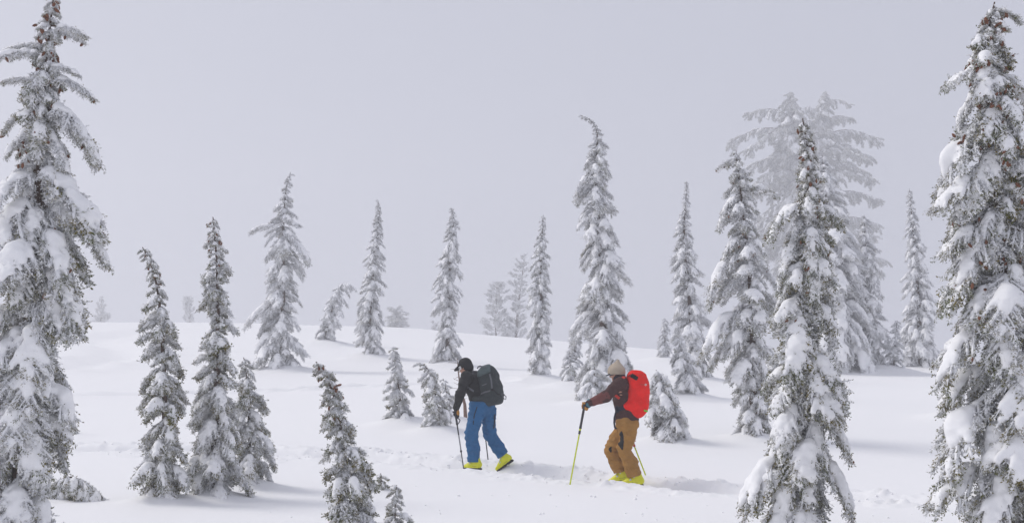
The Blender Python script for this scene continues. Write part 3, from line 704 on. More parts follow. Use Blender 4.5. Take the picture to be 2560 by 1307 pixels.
tree('fir_tree', 'leaning second top of the fog-faded giant, its limbs drooping to the right', [(2062, 940), (2058, 700), (2048, 480), (2042, 340), (2048, 270), (2060, 228)],
     [(228, 8, 14), (270, 14, 26), (330, 26, 36), (400, 36, 44), (600, 60, 70), (900, 80, 90)], 48, frost=0.56, snow=0.25, group=G_FAR, d=217, mound=None, pitch=(-0.2, 0.0), dens=0.9,
     limbs=[(2050, 262, 2120, 262, 0.0, 16), (2044, 320, 2130, 290, 1.5, 22), (2044, 350, 2182, 345, 0.0, 34), (2044, 370, 2150, 400, -3.0, 28), (2048, 420, 2178, 440, 2.0, 32), (2052, 500, 2185, 500, -1.0, 30), (2054, 430, 1980, 420, 1.0, 16)])

# ------------------------------------------------------------------ bare twiggy stem beside the walker in black
def dead_sapling():
    B = hit(1165, 1050); rng = np.random.default_rng(5); s = B.y / F_PX
    root = add('dead_sapling', None, loc=B, label='bare brown twiggy stem behind the arm of the walker in black', cat='sapling')
    def L(u, v, y=0): return np.array([(u - 1165) * s, y, (HZ - v) * s - B.z])
    c = np.array([L(1165, 1060), L(1162, 1010), L(1152, 975), L(1146, 930), L(1143, 895)])
    q = np.linspace(0, 4, 13); C = np.stack([np.interp(q, np.arange(5), c[:, k]) for k in range(3)], -1)
    m = mat('dead_wood', (0.20, 0.13, 0.105), 0.9, 0.1, bump=(60, 0.6, 0.004), var=(25, 0.3))
    tube('trunk', C, np.linspace(0.045, 0.006, 13) * np.linspace(1, 0.8, 13), m, root, 7)
    for i in range(11):
        k = 4 + i * 0.7; p = np.array([np.interp(k, np.arange(13), C[:, a]) for a in range(3)])
        az = rng.uniform(0, 6.3); ln = rng.uniform(0.10, 0.24); t = np.linspace(0, 1, 5)[:, None]
        d = np.array([cos(az), sin(az), rng.uniform(-0.05, 0.4)])
        tube('twig', p + d * ln * t + np.array([0, 0, -0.08]) * t * t * ln * 4 * rng.uniform(-0.4, 1), np.linspace(0.006, 0.0022, 5), m, root, 4)
dead_sapling()

# ------------------------------------------------------------------ ground, loose snow, haze
def track_pos(u):
    """the point of the ski track seen in a photo column"""
    uu = CX + F_PX * TRACK[:, 0] / TRACK[:, 1]; k = int(np.argmin(np.abs(uu - u)))
    return TRACK[k]
for u_, w_ in ((1184, 0.20), (1228, 0.14), (1545, 0.18), (1580, 0.20)):        # snow pushed up beside the boots
    p_ = track_pos(u_); BASES.append((p_[0], p_[1] - 0.36, w_, 0.045))
ZMIN = build_ground()

def loose_snow():
    rng = np.random.default_rng(21); VV, TT = [], []; n0 = 0
    ico = np.array([[0, 0, 1], [.894, 0, .447], [.276, .851, .447], [-.724, .526, .447], [-.724, -.526, .447], [.276, -.851, .447],
                    [.724, .526, -.447], [-.276, .851, -.447], [-.894, 0, -.447], [-.276, -.851, -.447], [.724, -.526, -.447], [0, 0, -1.0]])
    fc = np.array([[0, 1, 2], [0, 2, 3], [0, 3, 4], [0, 4, 5], [0, 5, 1], [1, 6, 2], [2, 7, 3], [3, 8, 4], [4, 9, 5], [5, 10, 1], [6, 7, 2], [7, 8, 3], [8, 9, 4], [9, 10, 5], [10, 6, 1], [11, 7, 6], [11, 8, 7], [11, 9, 8], [11, 10, 9], [11, 6, 10]])
    pts = []
    for i in range(420):
        k = rng.integers(0, len(TRACK) - 1); f = rng.random(); p = TRACK[k] * (1 - f) + TRACK[k + 1] * f
        off = rng.choice([-1, 1]) * (0.32 + abs(rng.normal()) * 0.28); p = p + np.array([rng.normal() * 0.1, off])
        pts.append((p[0], p[1], rng.uniform(0.006, 0.021) * (1.6 if rng.random() < 0.08 else 1)))
    for i in range(30):
        h_ = hit(rng.uniform(640, 2350), rng.uniform(1215, 1300)); pts.append((h_.x, h_.y, rng.uniform(0.006, 0.016)))
    for (u, v, r) in ((1487, 1243, 0.03), (1588, 1248, 0.028), (1592, 1240, 0.018), (1477, 1242, 0.02), (1146, 1240, 0.02), (1375, 1237, 0.015), (1420, 1240, 0.015), (1390, 1266, 0.012), (1350, 1286, 0.015), (1605, 1285, 0.018)):
        h_ = hit(u, v); pts.append((h_.x, h_.y, r))
    A = np.array(pts); zz = z_snow(A[:, 0], A[:, 1])
    for (x, y, r), z in zip(pts, zz):
        v = ico * r * rng.uniform(0.7, 1.3, 3) * rng.uniform(0.85, 1.15, (12, 1)) + np.array([x, y, z + r * 0.1])
        VV.append(v); TT.append(fc + n0); n0 += 12
    add('loose_snow', mesh_np('loose_snow', np.concatenate(VV), None, np.concatenate(TT), mats=[M['snow_cap']]), kind='stuff', label='crumbs of loose snow kicked up along the ski track', cat='snow')
loose_snow()

def haze():
    lo = (-275, -45, ZMIN - 1.2); hi = (275, 375, 56.0)
    V = [(x, y, z) for x in (lo[0], hi[0]) for y in (lo[1], hi[1]) for z in (lo[2], hi[2])]
    Q = [(0, 1, 3, 2), (4, 6, 7, 5), (0, 4, 5, 1), (2, 3, 7, 6), (0, 2, 6, 4), (1, 5, 7, 3)]
    m = bpy.data.materials.new('haze'); m.use_nodes = True; t = m.node_tree; t.nodes.clear()
    o = t.nodes.new('ShaderNodeOutputMaterial'); v = t.nodes.new('ShaderNodeVolumePrincipled')
    v.inputs['Color'].default_value = (0.87, 0.875, 0.90, 1); v.inputs['Density'].default_value = 0.0035; v.inputs['Anisotropy'].default_value = 0.45
    for k in ('Density Attribute', 'Color Attribute', 'Temperature Attribute'):
        try: v.inputs[k].default_value = ""
        except Exception: pass
    t.links.new(v.outputs[0], o.inputs['Volume'])
    try: m.cycles.homogeneous_volume = True
    except Exception: pass
    add('haze', mesh_np('haze', V, Q, smooth=False, mats=[m]), kind='stuff')
haze()

# ------------------------------------------------------------------ the two ski tourers
def nrm(v):
    v = np.asarray(v, float); return v / (np.linalg.norm(v) + 1e-9)
def bounds(pts, m):
    p = np.array(pts); return p.min(0) - m, p.max(0) + m
def strip(name, P, N, w_, t_, m, parent):
    """a flat strap: centre line P, surface normals N, width, thickness"""
    P = np.asarray(P, float); N = np.asarray(N, float); T = np.gradient(P, axis=0)
    V = []; Q = []
    for p, n, t in zip(P, N, T):
        t = nrm(t); n = nrm(n); b = nrm(np.cross(t, n))
        V += [p - b * w_ / 2, p + b * w_ / 2, p + b * w_ / 2 + n * t_, p - b * w_ / 2 + n * t_]
    for i in range(len(P) - 1):
        for j in range(4): Q.append((4 * i + j, 4 * i + (j + 1) % 4, 4 * i + 4 + (j + 1) % 4, 4 * i + 4 + j))
    Q.append((3, 2, 1, 0)); k = 4 * (len(P) - 1); Q.append((k, k + 1, k + 2, k + 3))
    return add(name, mesh_np(name, np.array(V), np.array(Q)[:, ::-1], smooth=False, mats=[m]), parent)

def front_y(f, x, z, y0=-0.9, y1=0.6):
    """where the sight line straight along +y first meets the surface f"""
    y = np.arange(y0, y1, 0.003); v = f(np.full_like(y, x), y, np.full_like(y, z))
    k = np.argmax(v < 0)
    return y[k] if (v < 0).any() else None
def strap_on(name, f, pts, w_, t_, m, parent, lift=0.001, n=10):
    q = np.linspace(0, len(pts) - 1, n); a = np.array(pts, float)
    X = np.interp(q, np.arange(len(a)), a[:, 0]); Z = np.interp(q, np.arange(len(a)), a[:, 1])
    P, N = [], []
    for x, z in zip(X, Z):
        y = front_y(f, x, z)
        if y is None: continue
        e = 0.006; g = lambda dx, dy, dz: float(f(np.array([x + dx]), np.array([y + dy]), np.array([z + dz]))[0])
        nn_ = nrm([g(e, 0, 0) - g(-e, 0, 0), g(0, e, 0) - g(0, -e, 0), g(0, 0, e) - g(0, 0, -e)])
        P.append(np.array([x, y, z]) + nn_ * lift); N.append(nn_)
    if len(P) > 2: strip(name, P, N, w_, t_, m, parent)

def glove_sdf(c, axis, wrist, back):
    """hand closed round a pole: c is the grip centre, axis runs up the pole, back points from the pole to the palm"""
    a = nrm(axis); b = nrm(np.asarray(back) - a * np.dot(back, a)); s = np.cross(a, b)
    c = np.asarray(c, float)
    prims = []
    pal = c + b * 0.034
    prims.append((pal - a * 0.030, pal + a * 0.032, 0.027, 0.029))
    prims.append((pal + a * 0.01, np.asarray(wrist), 0.030, 0.036))
    lens = [0.88, 1.0, 0.96, 0.80]
    fingers = []
    for i in range(4):
        z = a * (0.033 - 0.0215 * i); r = 0.0118 - 0.0006 * (i == 3)
        angs = np.radians(np.array([0, 62, 128, 190]) * lens[i]); rad = 0.031
        pts = [c + z + b * (rad + 0.006 * (k == 0)) * cos(t) + s * rad * sin(t) for k, t in enumerate(angs)]
        fingers.append([(pts[k], pts[k + 1], r, r * 0.94) for k in range(3)])
    angs = np.radians([-35, -95, -150]); pts = [c + a * (0.036 + 0.004 * k) + b * 0.033 * cos(t) + s * 0.033 * sin(t) for k, t in enumerate(angs)]
    thumb = [(pts[0], pts[1], 0.0145, 0.0135), (pts[1], pts[2], 0.0135, 0.0115)]
    def f(X, Y, Z):
        d = None
        for p in prims: d = cap(X, Y, Z, *p) if d is None else smin(d, cap(X, Y, Z, *p), 0.015)
        for fg in fingers:
            e = None
            for p in fg: e = cap(X, Y, Z, *p) if e is None else np.minimum(e, cap(X, Y, Z, *p))
            d = smin(d, e, 0.005)
        e = smin(cap(X, Y, Z, *thumb[0]), cap(X, Y, Z, *thumb[1]), 0.006)
        return smin(d, e, 0.006)
    pts_all = [p[0] for p in prims] + [p[1] for p in prims] + [q for fg in fingers for p in fg for q in (p[0], p[1])] + pts
    return f, bounds(pts_all, 0.05)

def pole(name, label, top, tip, spec, loc):
    """spec: list of (fraction from, to, radius, material, part name) from the grip down"""
    top = np.asarray(top, float); tip = np.asarray(tip, float); d = tip - top
    root = add(name, None, loc=loc, label=label, cat='ski pole', group='ski poles')
    for (a, b, r, m, nm) in spec:
        k = np.linspace(a, b, 5)[:, None]
        rr = np.full(5, r)
        if nm == 'grip': rr = r * np.array([1.15, 0.95, 1.05, 0.95, 1.1])
        tube(nm, top + d * k, rr, m, root, 10)
    return root

def boot(parent, ankle, heel_dir, pitch, mats, name='boot', L=0.30, yaw=0.0, show_sole=True):
    """ski boot under the ankle; it points along -x before yaw; pitch lifts the heel"""
    yel, dark, metal, white = mats
    cp, sp_ = cos(pitch), sin(pitch); cyw, syw = cos(yaw), sin(yaw)
    # local frame: f = toe direction, u = up
    f0 = np.array([-cyw, syw, 0.0]); u0 = np.array([0, 0, 1.0])
    f = f0 * cp - u0 * sp_; u = u0 * cp + f0 * sp_; s = np.cross(u, f)
    A = np.asarray(ankle, float)
    def W(a, b, c): return A + f * a + s * b + u * c
    R = np.stack([f, s, u], 1)
    def shell(X, Y, Z):
        d = cap(X, Y, Z, W(-0.055, 0, -0.075), W(0.13, 0, -0.090), 0.050, 0.043, (1, 1, 1))
        d = smin(d, cap(X, Y, Z, W(0.10, 0, -0.092), W(0.185, 0, -0.100), 0.046, 0.036), 0.02)
        d = smin(d, cap(X, Y, Z, W(-0.045, 0, -0.06), W(-0.005, 0, 0.035), 0.054, 0.057), 0.03)
        d = smin(d, cap(X, Y, Z, W(0.0, 0, -0.02), W(0.10, 0, -0.075), 0.052, 0.042), 0.03)
        # flat sole
        zz = (X - A[0]) * u[0] + (Y - A[1]) * u[1] + (Z - A[2]) * u[2]
        return smax(d, -0.122 - zz, 0.006)
    pts = [W(-0.06, 0, -0.1), W(0.19, 0, -0.1), W(-0.03, 0, 0.09)]
    lo, hi = bounds(pts, 0.085)
    b = add(name, sdf_mesh(name, shell, lo, hi, 0.008, [yel]), parent)
    def sole(X, Y, Z):
        d = np.minimum(rbox(X, Y, Z, W(-0.045, 0, -0.133), (0.055, 0.034, 0.016), 0.008, R), rbox(X, Y, Z, W(0.125, 0, -0.133), (0.085, 0.037, 0.014), 0.008, R))
        a1 = (X - A[0]) * f[0] + (Y - A[1]) * f[1] + (Z - A[2]) * f[2]
        d = smin(d, rbox(X, Y, Z, W(0.03, 0, -0.128), (0.06, 0.026, 0.008), 0.005, R), 0.008)
        return d + 0.004 * np.sign(np.sin(a1 * 190)) * 0.6
    add('sole', sdf_mesh('sole', sole, lo - 0.02, hi, 0.006, [dark]), b)
    def cuff(X, Y, Z): return cap(X, Y, Z, W(-0.004, 0, 0.03), W(0.008, 0, 0.065), 0.058, 0.056)
    add('liner', sdf_mesh('liner', cuff, W(-0.03, 0, 0.09) - 0.13, W(-0.03, 0, 0.09) + 0.13, 0.010, [dark]), b)
    sd = -1 if s[1] > 0 else 1           # the side that faces the camera
    for (a, c, r) in ((0.080, -0.058, 0.020), (0.022, -0.022, 0.021)):
        p0 = W(a, sd * 0.040, c)
        def bk(X, Y, Z): return np.minimum(rbox(X, Y, Z, p0, (r, 0.010, r * 0.55), 0.005, R), rbox(X, Y, Z, p0 + u * 0.012, (r * 0.4, 0.012, r * 0.8), 0.004, R))
        add('buckle', sdf_mesh('buckle', bk, p0 - 0.04, p0 + 0.04, 0.004, [metal]), b)
    p0 = W(-0.035, sd * 0.056, 0.02)
    add('pivot', sdf_mesh('pivot', lambda X, Y, Z: ell(X, Y, Z, p0, (0.013, 0.013, 0.013)), p0 - 0.03, p0 + 0.03, 0.004, [dark]), b)
    # worn illegible print along the shell
    VV, QQ = [], []; n0 = 0; rng = np.random.default_rng(3)
    xs = np.arange(-0.015, 0.075, 0.0105)
    for i, a in enumerate(xs):
        y = front_y(shell, W(a, 0, -0.088)[0], W(a, 0, -0.088)[2], A[1] - 0.2, A[1] + 0.2)
        if y is None: continue
        p = np.array([W(a, 0, -0.088)[0], y - 0.0015, W(a, 0, -0.088)[2]])
        w1, h1 = 0.0042, rng.uniform(0.004, 0.0055)
        for (da, dc, wa, hc) in ((-w1 * 0.7, 0, 0.0012, h1), (0, -h1 * 0.8, w1 * 0.8, 0.0012), (w1 * 0.6, 0, 0.0012, h1 * rng.uniform(0.4, 1))):
            VV += [p + f * (da - wa) + u * (dc - hc), p + f * (da + wa) + u * (dc - hc), p + f * (da + wa) + u * (dc + hc), p + f * (da - wa) + u * (dc + hc)]
            QQ.append((n0, n0 + 1, n0 + 2, n0 + 3)); n0 += 4
    if QQ: add('lettering', mesh_np('lettering', np.array(VV), np.array(QQ), smooth=False, mats=[dark]), b)
    return b

def face_sdf(hc, fwd, up):
    """head with brow, eyes, nose, mouth, chin and ears; hc is the skull centre"""
    f = nrm(fwd); u = nrm(np.asarray(up) - f * np.dot(up, f)); s = np.cross(u, f); R = np.stack([f, s, u], 1)
    def W(a, b, c): return np.asarray(hc) + f * a + s * b + u * c
    def g(X, Y, Z):
        x, y, z = X - hc[0], Y - hc[1], Z - hc[2]
        a = x * f[0] + y * f[1] + z * f[2]; b = x * s[0] + y * s[1] + z * s[2]; c = x * u[0] + y * u[1] + z * u[2]
        d = ell(a, b, c, (-0.008, 0, 0.02), (0.098, 0.078, 0.098))
        d = smin(d, ell(a, b, c, (0.030, 0, -0.055), (0.060, 0.056, 0.068)), 0.03)
        d = smin(d, ell(a, b, c, (0.072, 0, -0.105), (0.022, 0.024, 0.018)), 0.025)     # chin
        d = smin(d, cap(a, b, c, (0.088, 0, 0.0), (0.108, 0, -0.040), 0.008, 0.013), 0.010)   # nose
        d = smin(d, cap(a, b, c, (0.084, -0.03, 0.018), (0.084, 0.03, 0.018), 0.010, 0.010), 0.012)  # brow
        for sg in (-1, 1):
            d = smax(d, -ell(a, b, c, (0.096, sg * 0.031, 0.0), (0.014, 0.018, 0.010)), 0.008)
            d = np.minimum(d, ell(a, b, c, (0.080, sg * 0.031, 0.0), (0.012, 0.012, 0.012)))
            d = smin(d, ell(a, b, c, (-0.006, sg * 0.078, -0.015), (0.018, 0.010, 0.030)), 0.008)
        d = smin(d, cap(a, b, c, (0.088, -0.02, -0.072), (0.088, 0.02, -0.072), 0.006, 0.006), 0.006)
        return d
    return g, W, R

def person(label, J, hands, rad, M_, base, face_fwd, headwear, fold_seed):
    root_loc = Vector(base)
    g, W, Rh = face_sdf(J['head'], face_fwd, (0.0, 0, 1))
    limbs = [(J['pelvis'], J['chest'], 0.12, 0.125), (J['chest'], J['neck'], 0.10, 0.055), (J['neck'], W(-0.01, 0, -0.06), 0.052, 0.055)]
    for sd in 'LR':
        limbs += [(J['chest'], J[sd + 'sh'], 0.09, 0.058), (J[sd + 'sh'], J[sd + 'el'], 0.046, 0.038), (J[sd + 'el'], J[sd + 'wr'], 0.038, 0.026),
                  (J['pelvis'], J[sd + 'hip'], 0.11, 0.085), (J[sd + 'hip'], J[sd + 'kn'], 0.078, 0.052), (J[sd + 'kn'], J[sd + 'an'], 0.052, 0.036), (J[sd + 'an'], np.asarray(J[sd + 'an']) + np.array([0.0, 0, -0.01]), 0.036, 0.03)]
    def bodyf(X, Y, Z):
        d = g(X, Y, Z)
        for (a, b, ra, rb) in limbs: d = smin(d, cap(X, Y, Z, a, b, ra, rb), 0.03)
        for (hc, ax, wr, bk) in hands: d = smin(d, cap(X, Y, Z, wr, np.asarray(hc) + nrm(bk) * 0.034, 0.024, 0.018), 0.02)
        return d
    lo, hi = bounds([v for v in J.values()], 0.20)
    body = add('person', sdf_mesh('person', bodyf, lo, hi, 0.0115, [M_['skin']]), loc=root_loc, label=label, cat='person')
    return body, W, Rh

SK = {k: mat(k, *a, **kw) for k, a, kw in (
    ('skin', ((0.52, 0.27, 0.19), 0.55, 0.3), dict(var=(20, 0.1))),
    ('dark_rubber', ((0.018, 0.018, 0.02), 0.7, 0.3), dict(bump=(90, 0.4, 0.002))),
    ('metal', ((0.55, 0.57, 0.56), 0.3, 0.5), dict(metallic=1.0)),
    ('yellow_shell', ((0.74, 0.74, 0.012), 0.38, 0.4), dict(bump=(18, 0.2, 0.003), var=(16, 0.07))),
    ('pole_yellow', ((0.60, 0.68, 0.02), 0.35, 0.4), dict(var=(40, 0.12))),
    ('pole_black', ((0.03, 0.03, 0.034), 0.5, 0.4), dict(var=(60, 0.2))),
    ('pole_grey', ((0.26, 0.26, 0.28), 0.35, 0.5), dict(metallic=0.6)),
    ('pole_red', ((0.45, 0.05, 0.04), 0.5, 0.3), dict()),
    ('white_frame', ((0.80, 0.80, 0.80), 0.4, 0.4), dict()),
    ('lens', ((0.02, 0.02, 0.03), 0.12, 0.6), dict()),
    ('lime', ((0.16, 0.62, 0.04), 0.5, 0.3), dict()))}
SK['white_snow'] = M['snow_cap']
for k, a in (('blue_cloth', ((0.020, 0.118, 0.275), 0.016)), ('black_fleece', ((0.016, 0.016, 0.018), 0.008)), ('pack_black', ((0.032, 0.040, 0.043), 0.010)),
             ('pack_teal', ((0.075, 0.105, 0.110), 0.010)), ('webbing', ((0.12, 0.125, 0.14), 0.002)), ('brown_cloth', ((0.360, 0.180, 0.040), 0.017)),
             ('maroon_cloth', ((0.060, 0.023, 0.022), 0.010)), ('maroon_light', ((0.155, 0.048, 0.043), 0.010)), ('red_pack', ((0.84, 0.010, 0.005), 0.012)), ('beige_knit', ((0.46, 0.385, 0.30), 0.004)),
             ('glove_black', ((0.018, 0.018, 0.022), 0.004)), ('glove_tan', ((0.42, 0.20, 0.045), 0.005)), ('navy', ((0.014, 0.018, 0.035), 0.004)), ('zip_black', ((0.010, 0.010, 0.011), 0.004)),
             ('teal_cuff', ((0.055, 0.16, 0.20), 0.004)), ('pink_strap', ((0.62, 0.05, 0.035), 0.004))):
    SK[k] = cloth(k, *a)
BOOT = (SK['yellow_shell'], SK['dark_rubber'], SK['metal'], SK['white_frame'])

def folds(X, Y, Z, seed, amp=0.009):
    r1 = 1 - 2.2 * np.abs(noise3(X * 5 + seed, Y * 5, Z * 11 + 2.5 * X)); r2 = 1 - 2.2 * np.abs(noise3(X * 9 + 4 * Z, Y * 9 + seed, Z * 19))
    return amp * (-0.9 * r1 - 0.7 * r2 + 0.5 * noise3(X * 15, Y * 15 + seed, Z * 30))
def chain(parts, k):
    def f(X, Y, Z):
        d = None
        for p in parts: d = cap(X, Y, Z, *p) if d is None else smin(d, cap(X, Y, Z, *p), k)
        return d
    return f


# ---- first walker: black top, blue trousers, dark pack
def walker_black():
    p = track_pos(1184); d = p[1]; k = 3.733 * F_PX / d
    gz = float(z_snow(np.array([p[0]]), np.array([p[1]]))[0])
    x0 = (1080 + 390 / 3.733 - CX) / F_PX * d; z0 = (HZ - (870 + 1128 / 3.733)) / F_PX * d
    base = Vector((x0, d, z0))
    def m(cx, cy_, y=0.0): return np.array([(cx - 390) / k, y, (1128 - cy_) / k])
    J = dict(head=m(306, 172, 0.12), neck=m(335, 248, 0.07), chest=m(385, 330, 0.04), pelvis=m(470, 555, 0.0),
             Lsh=m(322, 268, -0.13), Lel=m(268, 425, -0.20), Lwr=m(233, 556, -0.19), Rsh=m(395, 262, 0.22), Rel=m(370, 420, 0.32), Rwr=m(455, 545, 0.34),
             Lhip=m(425, 575, -0.085), Lkn=m(368, 800, -0.10), Lan=m(395, 1030, -0.07), Rhip=m(518, 575, 0.085), Rkn=m(545, 815, 0.09), Ran=m(660, 1000, 0.08))
    grip_L = m(226, 612, -0.185); tip_L = m(306, 1146, -0.22); ax_L = nrm(grip_L - tip_L)
    grip_R = m(462, 566, 0.34); tip_R = m(518, 1060, 0.42); ax_R = nrm(grip_R - tip_R)
    hands = [(grip_L, ax_L, J['Lwr'], (0.4, -0.3, 0.2)), (grip_R, ax_R, J['Rwr'], (0.4, 0.3, 0.3))]
    body, W, Rh = person('person in black top, blue trousers and black cap walking uphill bent over poles', J, hands, None, SK, base, (-0.84, 0.42, -0.34), None, 1)
    # trousers
    hipw = 0.128
    tr = chain([(m(440, 530, -0.05), m(500, 530, 0.05), 0.135, 0.135), (J['pelvis'], J['Lhip'], 0.13, 0.112), (J['pelvis'], J['Rhip'], 0.13, 0.112),
                (J['Lhip'], J['Lkn'], 0.108, 0.086), (J['Lkn'], m(386, 940, -0.08), 0.084, 0.088), (m(386, 940, -0.08), m(393, 1068, -0.07), 0.088, 0.090),
                (J['Rhip'], J['Rkn'], 0.110, 0.088), (J['Rkn'], m(620, 940, 0.09), 0.085, 0.086), (m(620, 940, 0.09), m(672, 1018, 0.08), 0.087, 0.088)], 0.035)
    up_l = np.array([0, 0, 1.0]); hemR = nrm(m(672, 1018) - m(600, 920)); hR = m(661, 1005, 0.08)
    def trf(X, Y, Z):
        dd = tr(X, Y, Z) + folds(X, Y, Z, 2.0, 0.014)
        zt = m(0, 492)[2]; top = Z - (zt + 0.02 * (X - m(470, 0)[0]) * 0)
        dd = smax(dd, top, 0.01)
        zl = m(0, 1055)[2]
        isl = X < m(470, 0)[0]
        cutL = np.where(isl, zl - Z, -1); cutR = np.where(~isl, (X - hR[0]) * hemR[0] + (Y - hR[1]) * hemR[1] + (Z - hR[2]) * hemR[2], -1)
        return smax(smax(dd, cutL, 0.006), cutR, 0.006)
    pts = [J[q] for q in ('pelvis', 'Lhip', 'Rhip', 'Lkn', 'Rkn', 'Lan', 'Ran')]
    lo, hi = bounds(pts, 0.17)
    to = add('trousers', sdf_mesh('trousers', trf, lo, hi, 0.010, [SK['blue_cloth']]), body)
    strap_on('side_zip', trf, [((425 - 390) / k, (1128 - 540) / k), ((398 - 390) / k, (1128 - 620) / k), ((388 - 390) / k, (1128 - 705) / k)], 0.014, 0.004, SK['zip_black'], to, lift=-0.001)
    strip('side_zip', [m(585, 615, 0.0), m(584, 680, 0.02), m(574, 760, 0.03)], [(1, -0.5, 0)] * 3, 0.03, 0.006, SK['navy'], to)
    # jacket
    jk = chain([(m(455, 500, 0.0), m(400, 370, 0.03), 0.145, 0.150), (m(400, 370, 0.03), m(362, 292, 0.06), 0.150, 0.115), (m(362, 292, 0.06), J['neck'], 0.10, 0.068),
                (m(365, 300, 0.02), J['Lsh'], 0.10, 0.085), (J['Lsh'], J['Lel'], 0.080, 0.066), (J['Lel'], J['Lwr'], 0.066, 0.048),
                (m(385, 300, 0.10), J['Rsh'], 0.10, 0.080), (J['Rsh'], J['Rel'], 0.078, 0.064), (J['Rel'], J['Rwr'], 0.062, 0.046)], 0.03)
    jf = lambda X, Y, Z: smax(jk(X, Y, Z) + folds(X, Y, Z, 7.0, 0.007), m(0, 512)[2] - Z - 0.25 * (X - m(430, 0)[0]) * 0 - 1.0 * (np.sqrt((X - J['Lwr'][0]) ** 2 + (Y - J['Lwr'][1]) ** 2) < 0.12) - 1.0 * (Y > 0.24), 0.008)
    lo, hi = bounds([J[q] for q in ('Lsh', 'Rsh', 'Lel', 'Rel', 'Lwr', 'Rwr', 'chest', 'pelvis', 'neck')], 0.18)
    add('jacket', sdf_mesh('jacket', jf, lo, hi, 0.010, [SK['black_fleece']]), body)
    # gloves with tan palms
    for (hc, ax, wr, bk) in hands:
        gf, (lo, hi) = glove_sdf(hc, ax, wr, bk)
        go = add('glove', sdf_mesh('glove', gf, lo, hi, 0.0065, [SK['glove_black']]), body)
        pc = np.asarray(hc) + nrm(bk) * 0.045 + ax * 0.012 + np.array([0.012, -0.020, 0])
        add('palm_patch', sdf_mesh('palm_patch', lambda X, Y, Z: smax(gf(X, Y, Z) - 0.003, ell(X, Y, Z, pc, (0.030, 0.035, 0.042)), 0.003), lo, hi, 0.006, [SK['glove_tan']]), go)
    # cap with visor, glasses
    def hat(X, Y, Z):
        x, y, z = X - J['head'][0], Y - J['head'][1], Z - J['head'][2]
        a = x * Rh[0, 0] + y * Rh[1, 0] + z * Rh[2, 0]; b = x * Rh[0, 1] + y * Rh[1, 1] + z * Rh[2, 1]; c = x * Rh[0, 2] + y * Rh[1, 2] + z * Rh[2, 2]
        dd = ell(a, b, c, (-0.012, 0, 0.030), (0.112, 0.098, 0.106))
        dd = smin(dd, ell(a, b, c, (-0.055, 0, -0.03), (0.070, 0.090, 0.085)), 0.02)       # pulled over ears and nape
        cut = np.where(a > 0.02, 0.022 - c, -0.095 - c)
        return smax(dd, cut, 0.006) + 0.002 * noise3(X * 30, Y * 30, Z * 30)
    ho = add('cap', sdf_mesh('cap', hat, J['head'] - 0.16, J['head'] + 0.16, 0.008, [SK['black_fleece']]), body)
    def visor(X, Y, Z):
        x, y, z = X - J['head'][0], Y - J['head'][1], Z - J['head'][2]
        a = x * Rh[0, 0] + y * Rh[1, 0] + z * Rh[2, 0]; b = x * Rh[0, 1] + y * Rh[1, 1] + z * Rh[2, 1]; c = x * Rh[0, 2] + y * Rh[1, 2] + z * Rh[2, 2]
        return np.maximum(np.abs(c - 0.030 + 1.1 * b * b + 0.35 * (a - 0.09)) - 0.009, np.maximum(np.sqrt((a - 0.080) ** 2 + (b * 1.0) ** 2) - 0.108, 0.055 - a))
    add('visor', sdf_mesh('visor', visor, J['head'] - 0.22, J['head'] + 0.22, 0.006, [SK['black_fleece']]), ho)
    def glass(X, Y, Z, grow=0.0):
        x, y, z = X - J['head'][0], Y - J['head'][1], Z - J['head'][2]
        a = x * Rh[0, 0] + y * Rh[1, 0] + z * Rh[2, 0]; b = x * Rh[0, 1] + y * Rh[1, 1] + z * Rh[2, 1]; c = x * Rh[0, 2] + y * Rh[1, 2] + z * Rh[2, 2]
        r = np.sqrt((a + 0.005) ** 2 + (b * 1.15) ** 2)
        return np.maximum(np.maximum(np.abs(r - 0.108) - 0.005 - grow * 0.3, np.abs(c + 0.004) - 0.021 - grow), np.abs(b) - 0.080 - grow)
    fg = lambda X, Y, Z: np.maximum(np.maximum(glass(X, Y, Z, 0.006), -glass(X, Y, Z, -0.001)), 0.0 - ((X - J['head'][0]) * Rh[0, 0] + (Y - J['head'][1]) * Rh[1, 0] + (Z - J['head'][2]) * Rh[2, 0]))
    gl = add('sunglasses', sdf_mesh('sunglasses', fg, J['head'] - 0.15, J['head'] + 0.15, 0.005, [SK['white_frame']]), body)
    lf = lambda X, Y, Z: np.maximum(glass(X, Y, Z, -0.002), 0.0 - ((X - J['head'][0]) * Rh[0, 0] + (Y - J['head'][1]) * Rh[1, 0] + (Z - J['head'][2]) * Rh[2, 0]))
    add('lens', sdf_mesh('lens', lf, J['head'] - 0.15, J['head'] + 0.15, 0.005, [SK['lens']]), gl)
    # boots
    boot(body, m(408, 1038, -0.07), None, 0.02, BOOT, yaw=0.65)
    boot(body, m(664, 1012, 0.08), None, 0.62, BOOT, yaw=0.35)
    # backpack
    tilt = radians(-13); cR = np.array([[cos(tilt), 0, -sin(tilt)], [0, 1, 0], [sin(tilt), 0, cos(tilt)]]).T
    yaw = radians(-24); Rz = np.array([[cos(yaw), -sin(yaw), 0], [sin(yaw), cos(yaw), 0], [0, 0, 1]]); RR = Rz @ np.array([[cos(tilt), 0, sin(tilt)], [0, 1, 0], [-sin(tilt), 0, cos(tilt)]])
    pc = m(545, 345, -0.02)
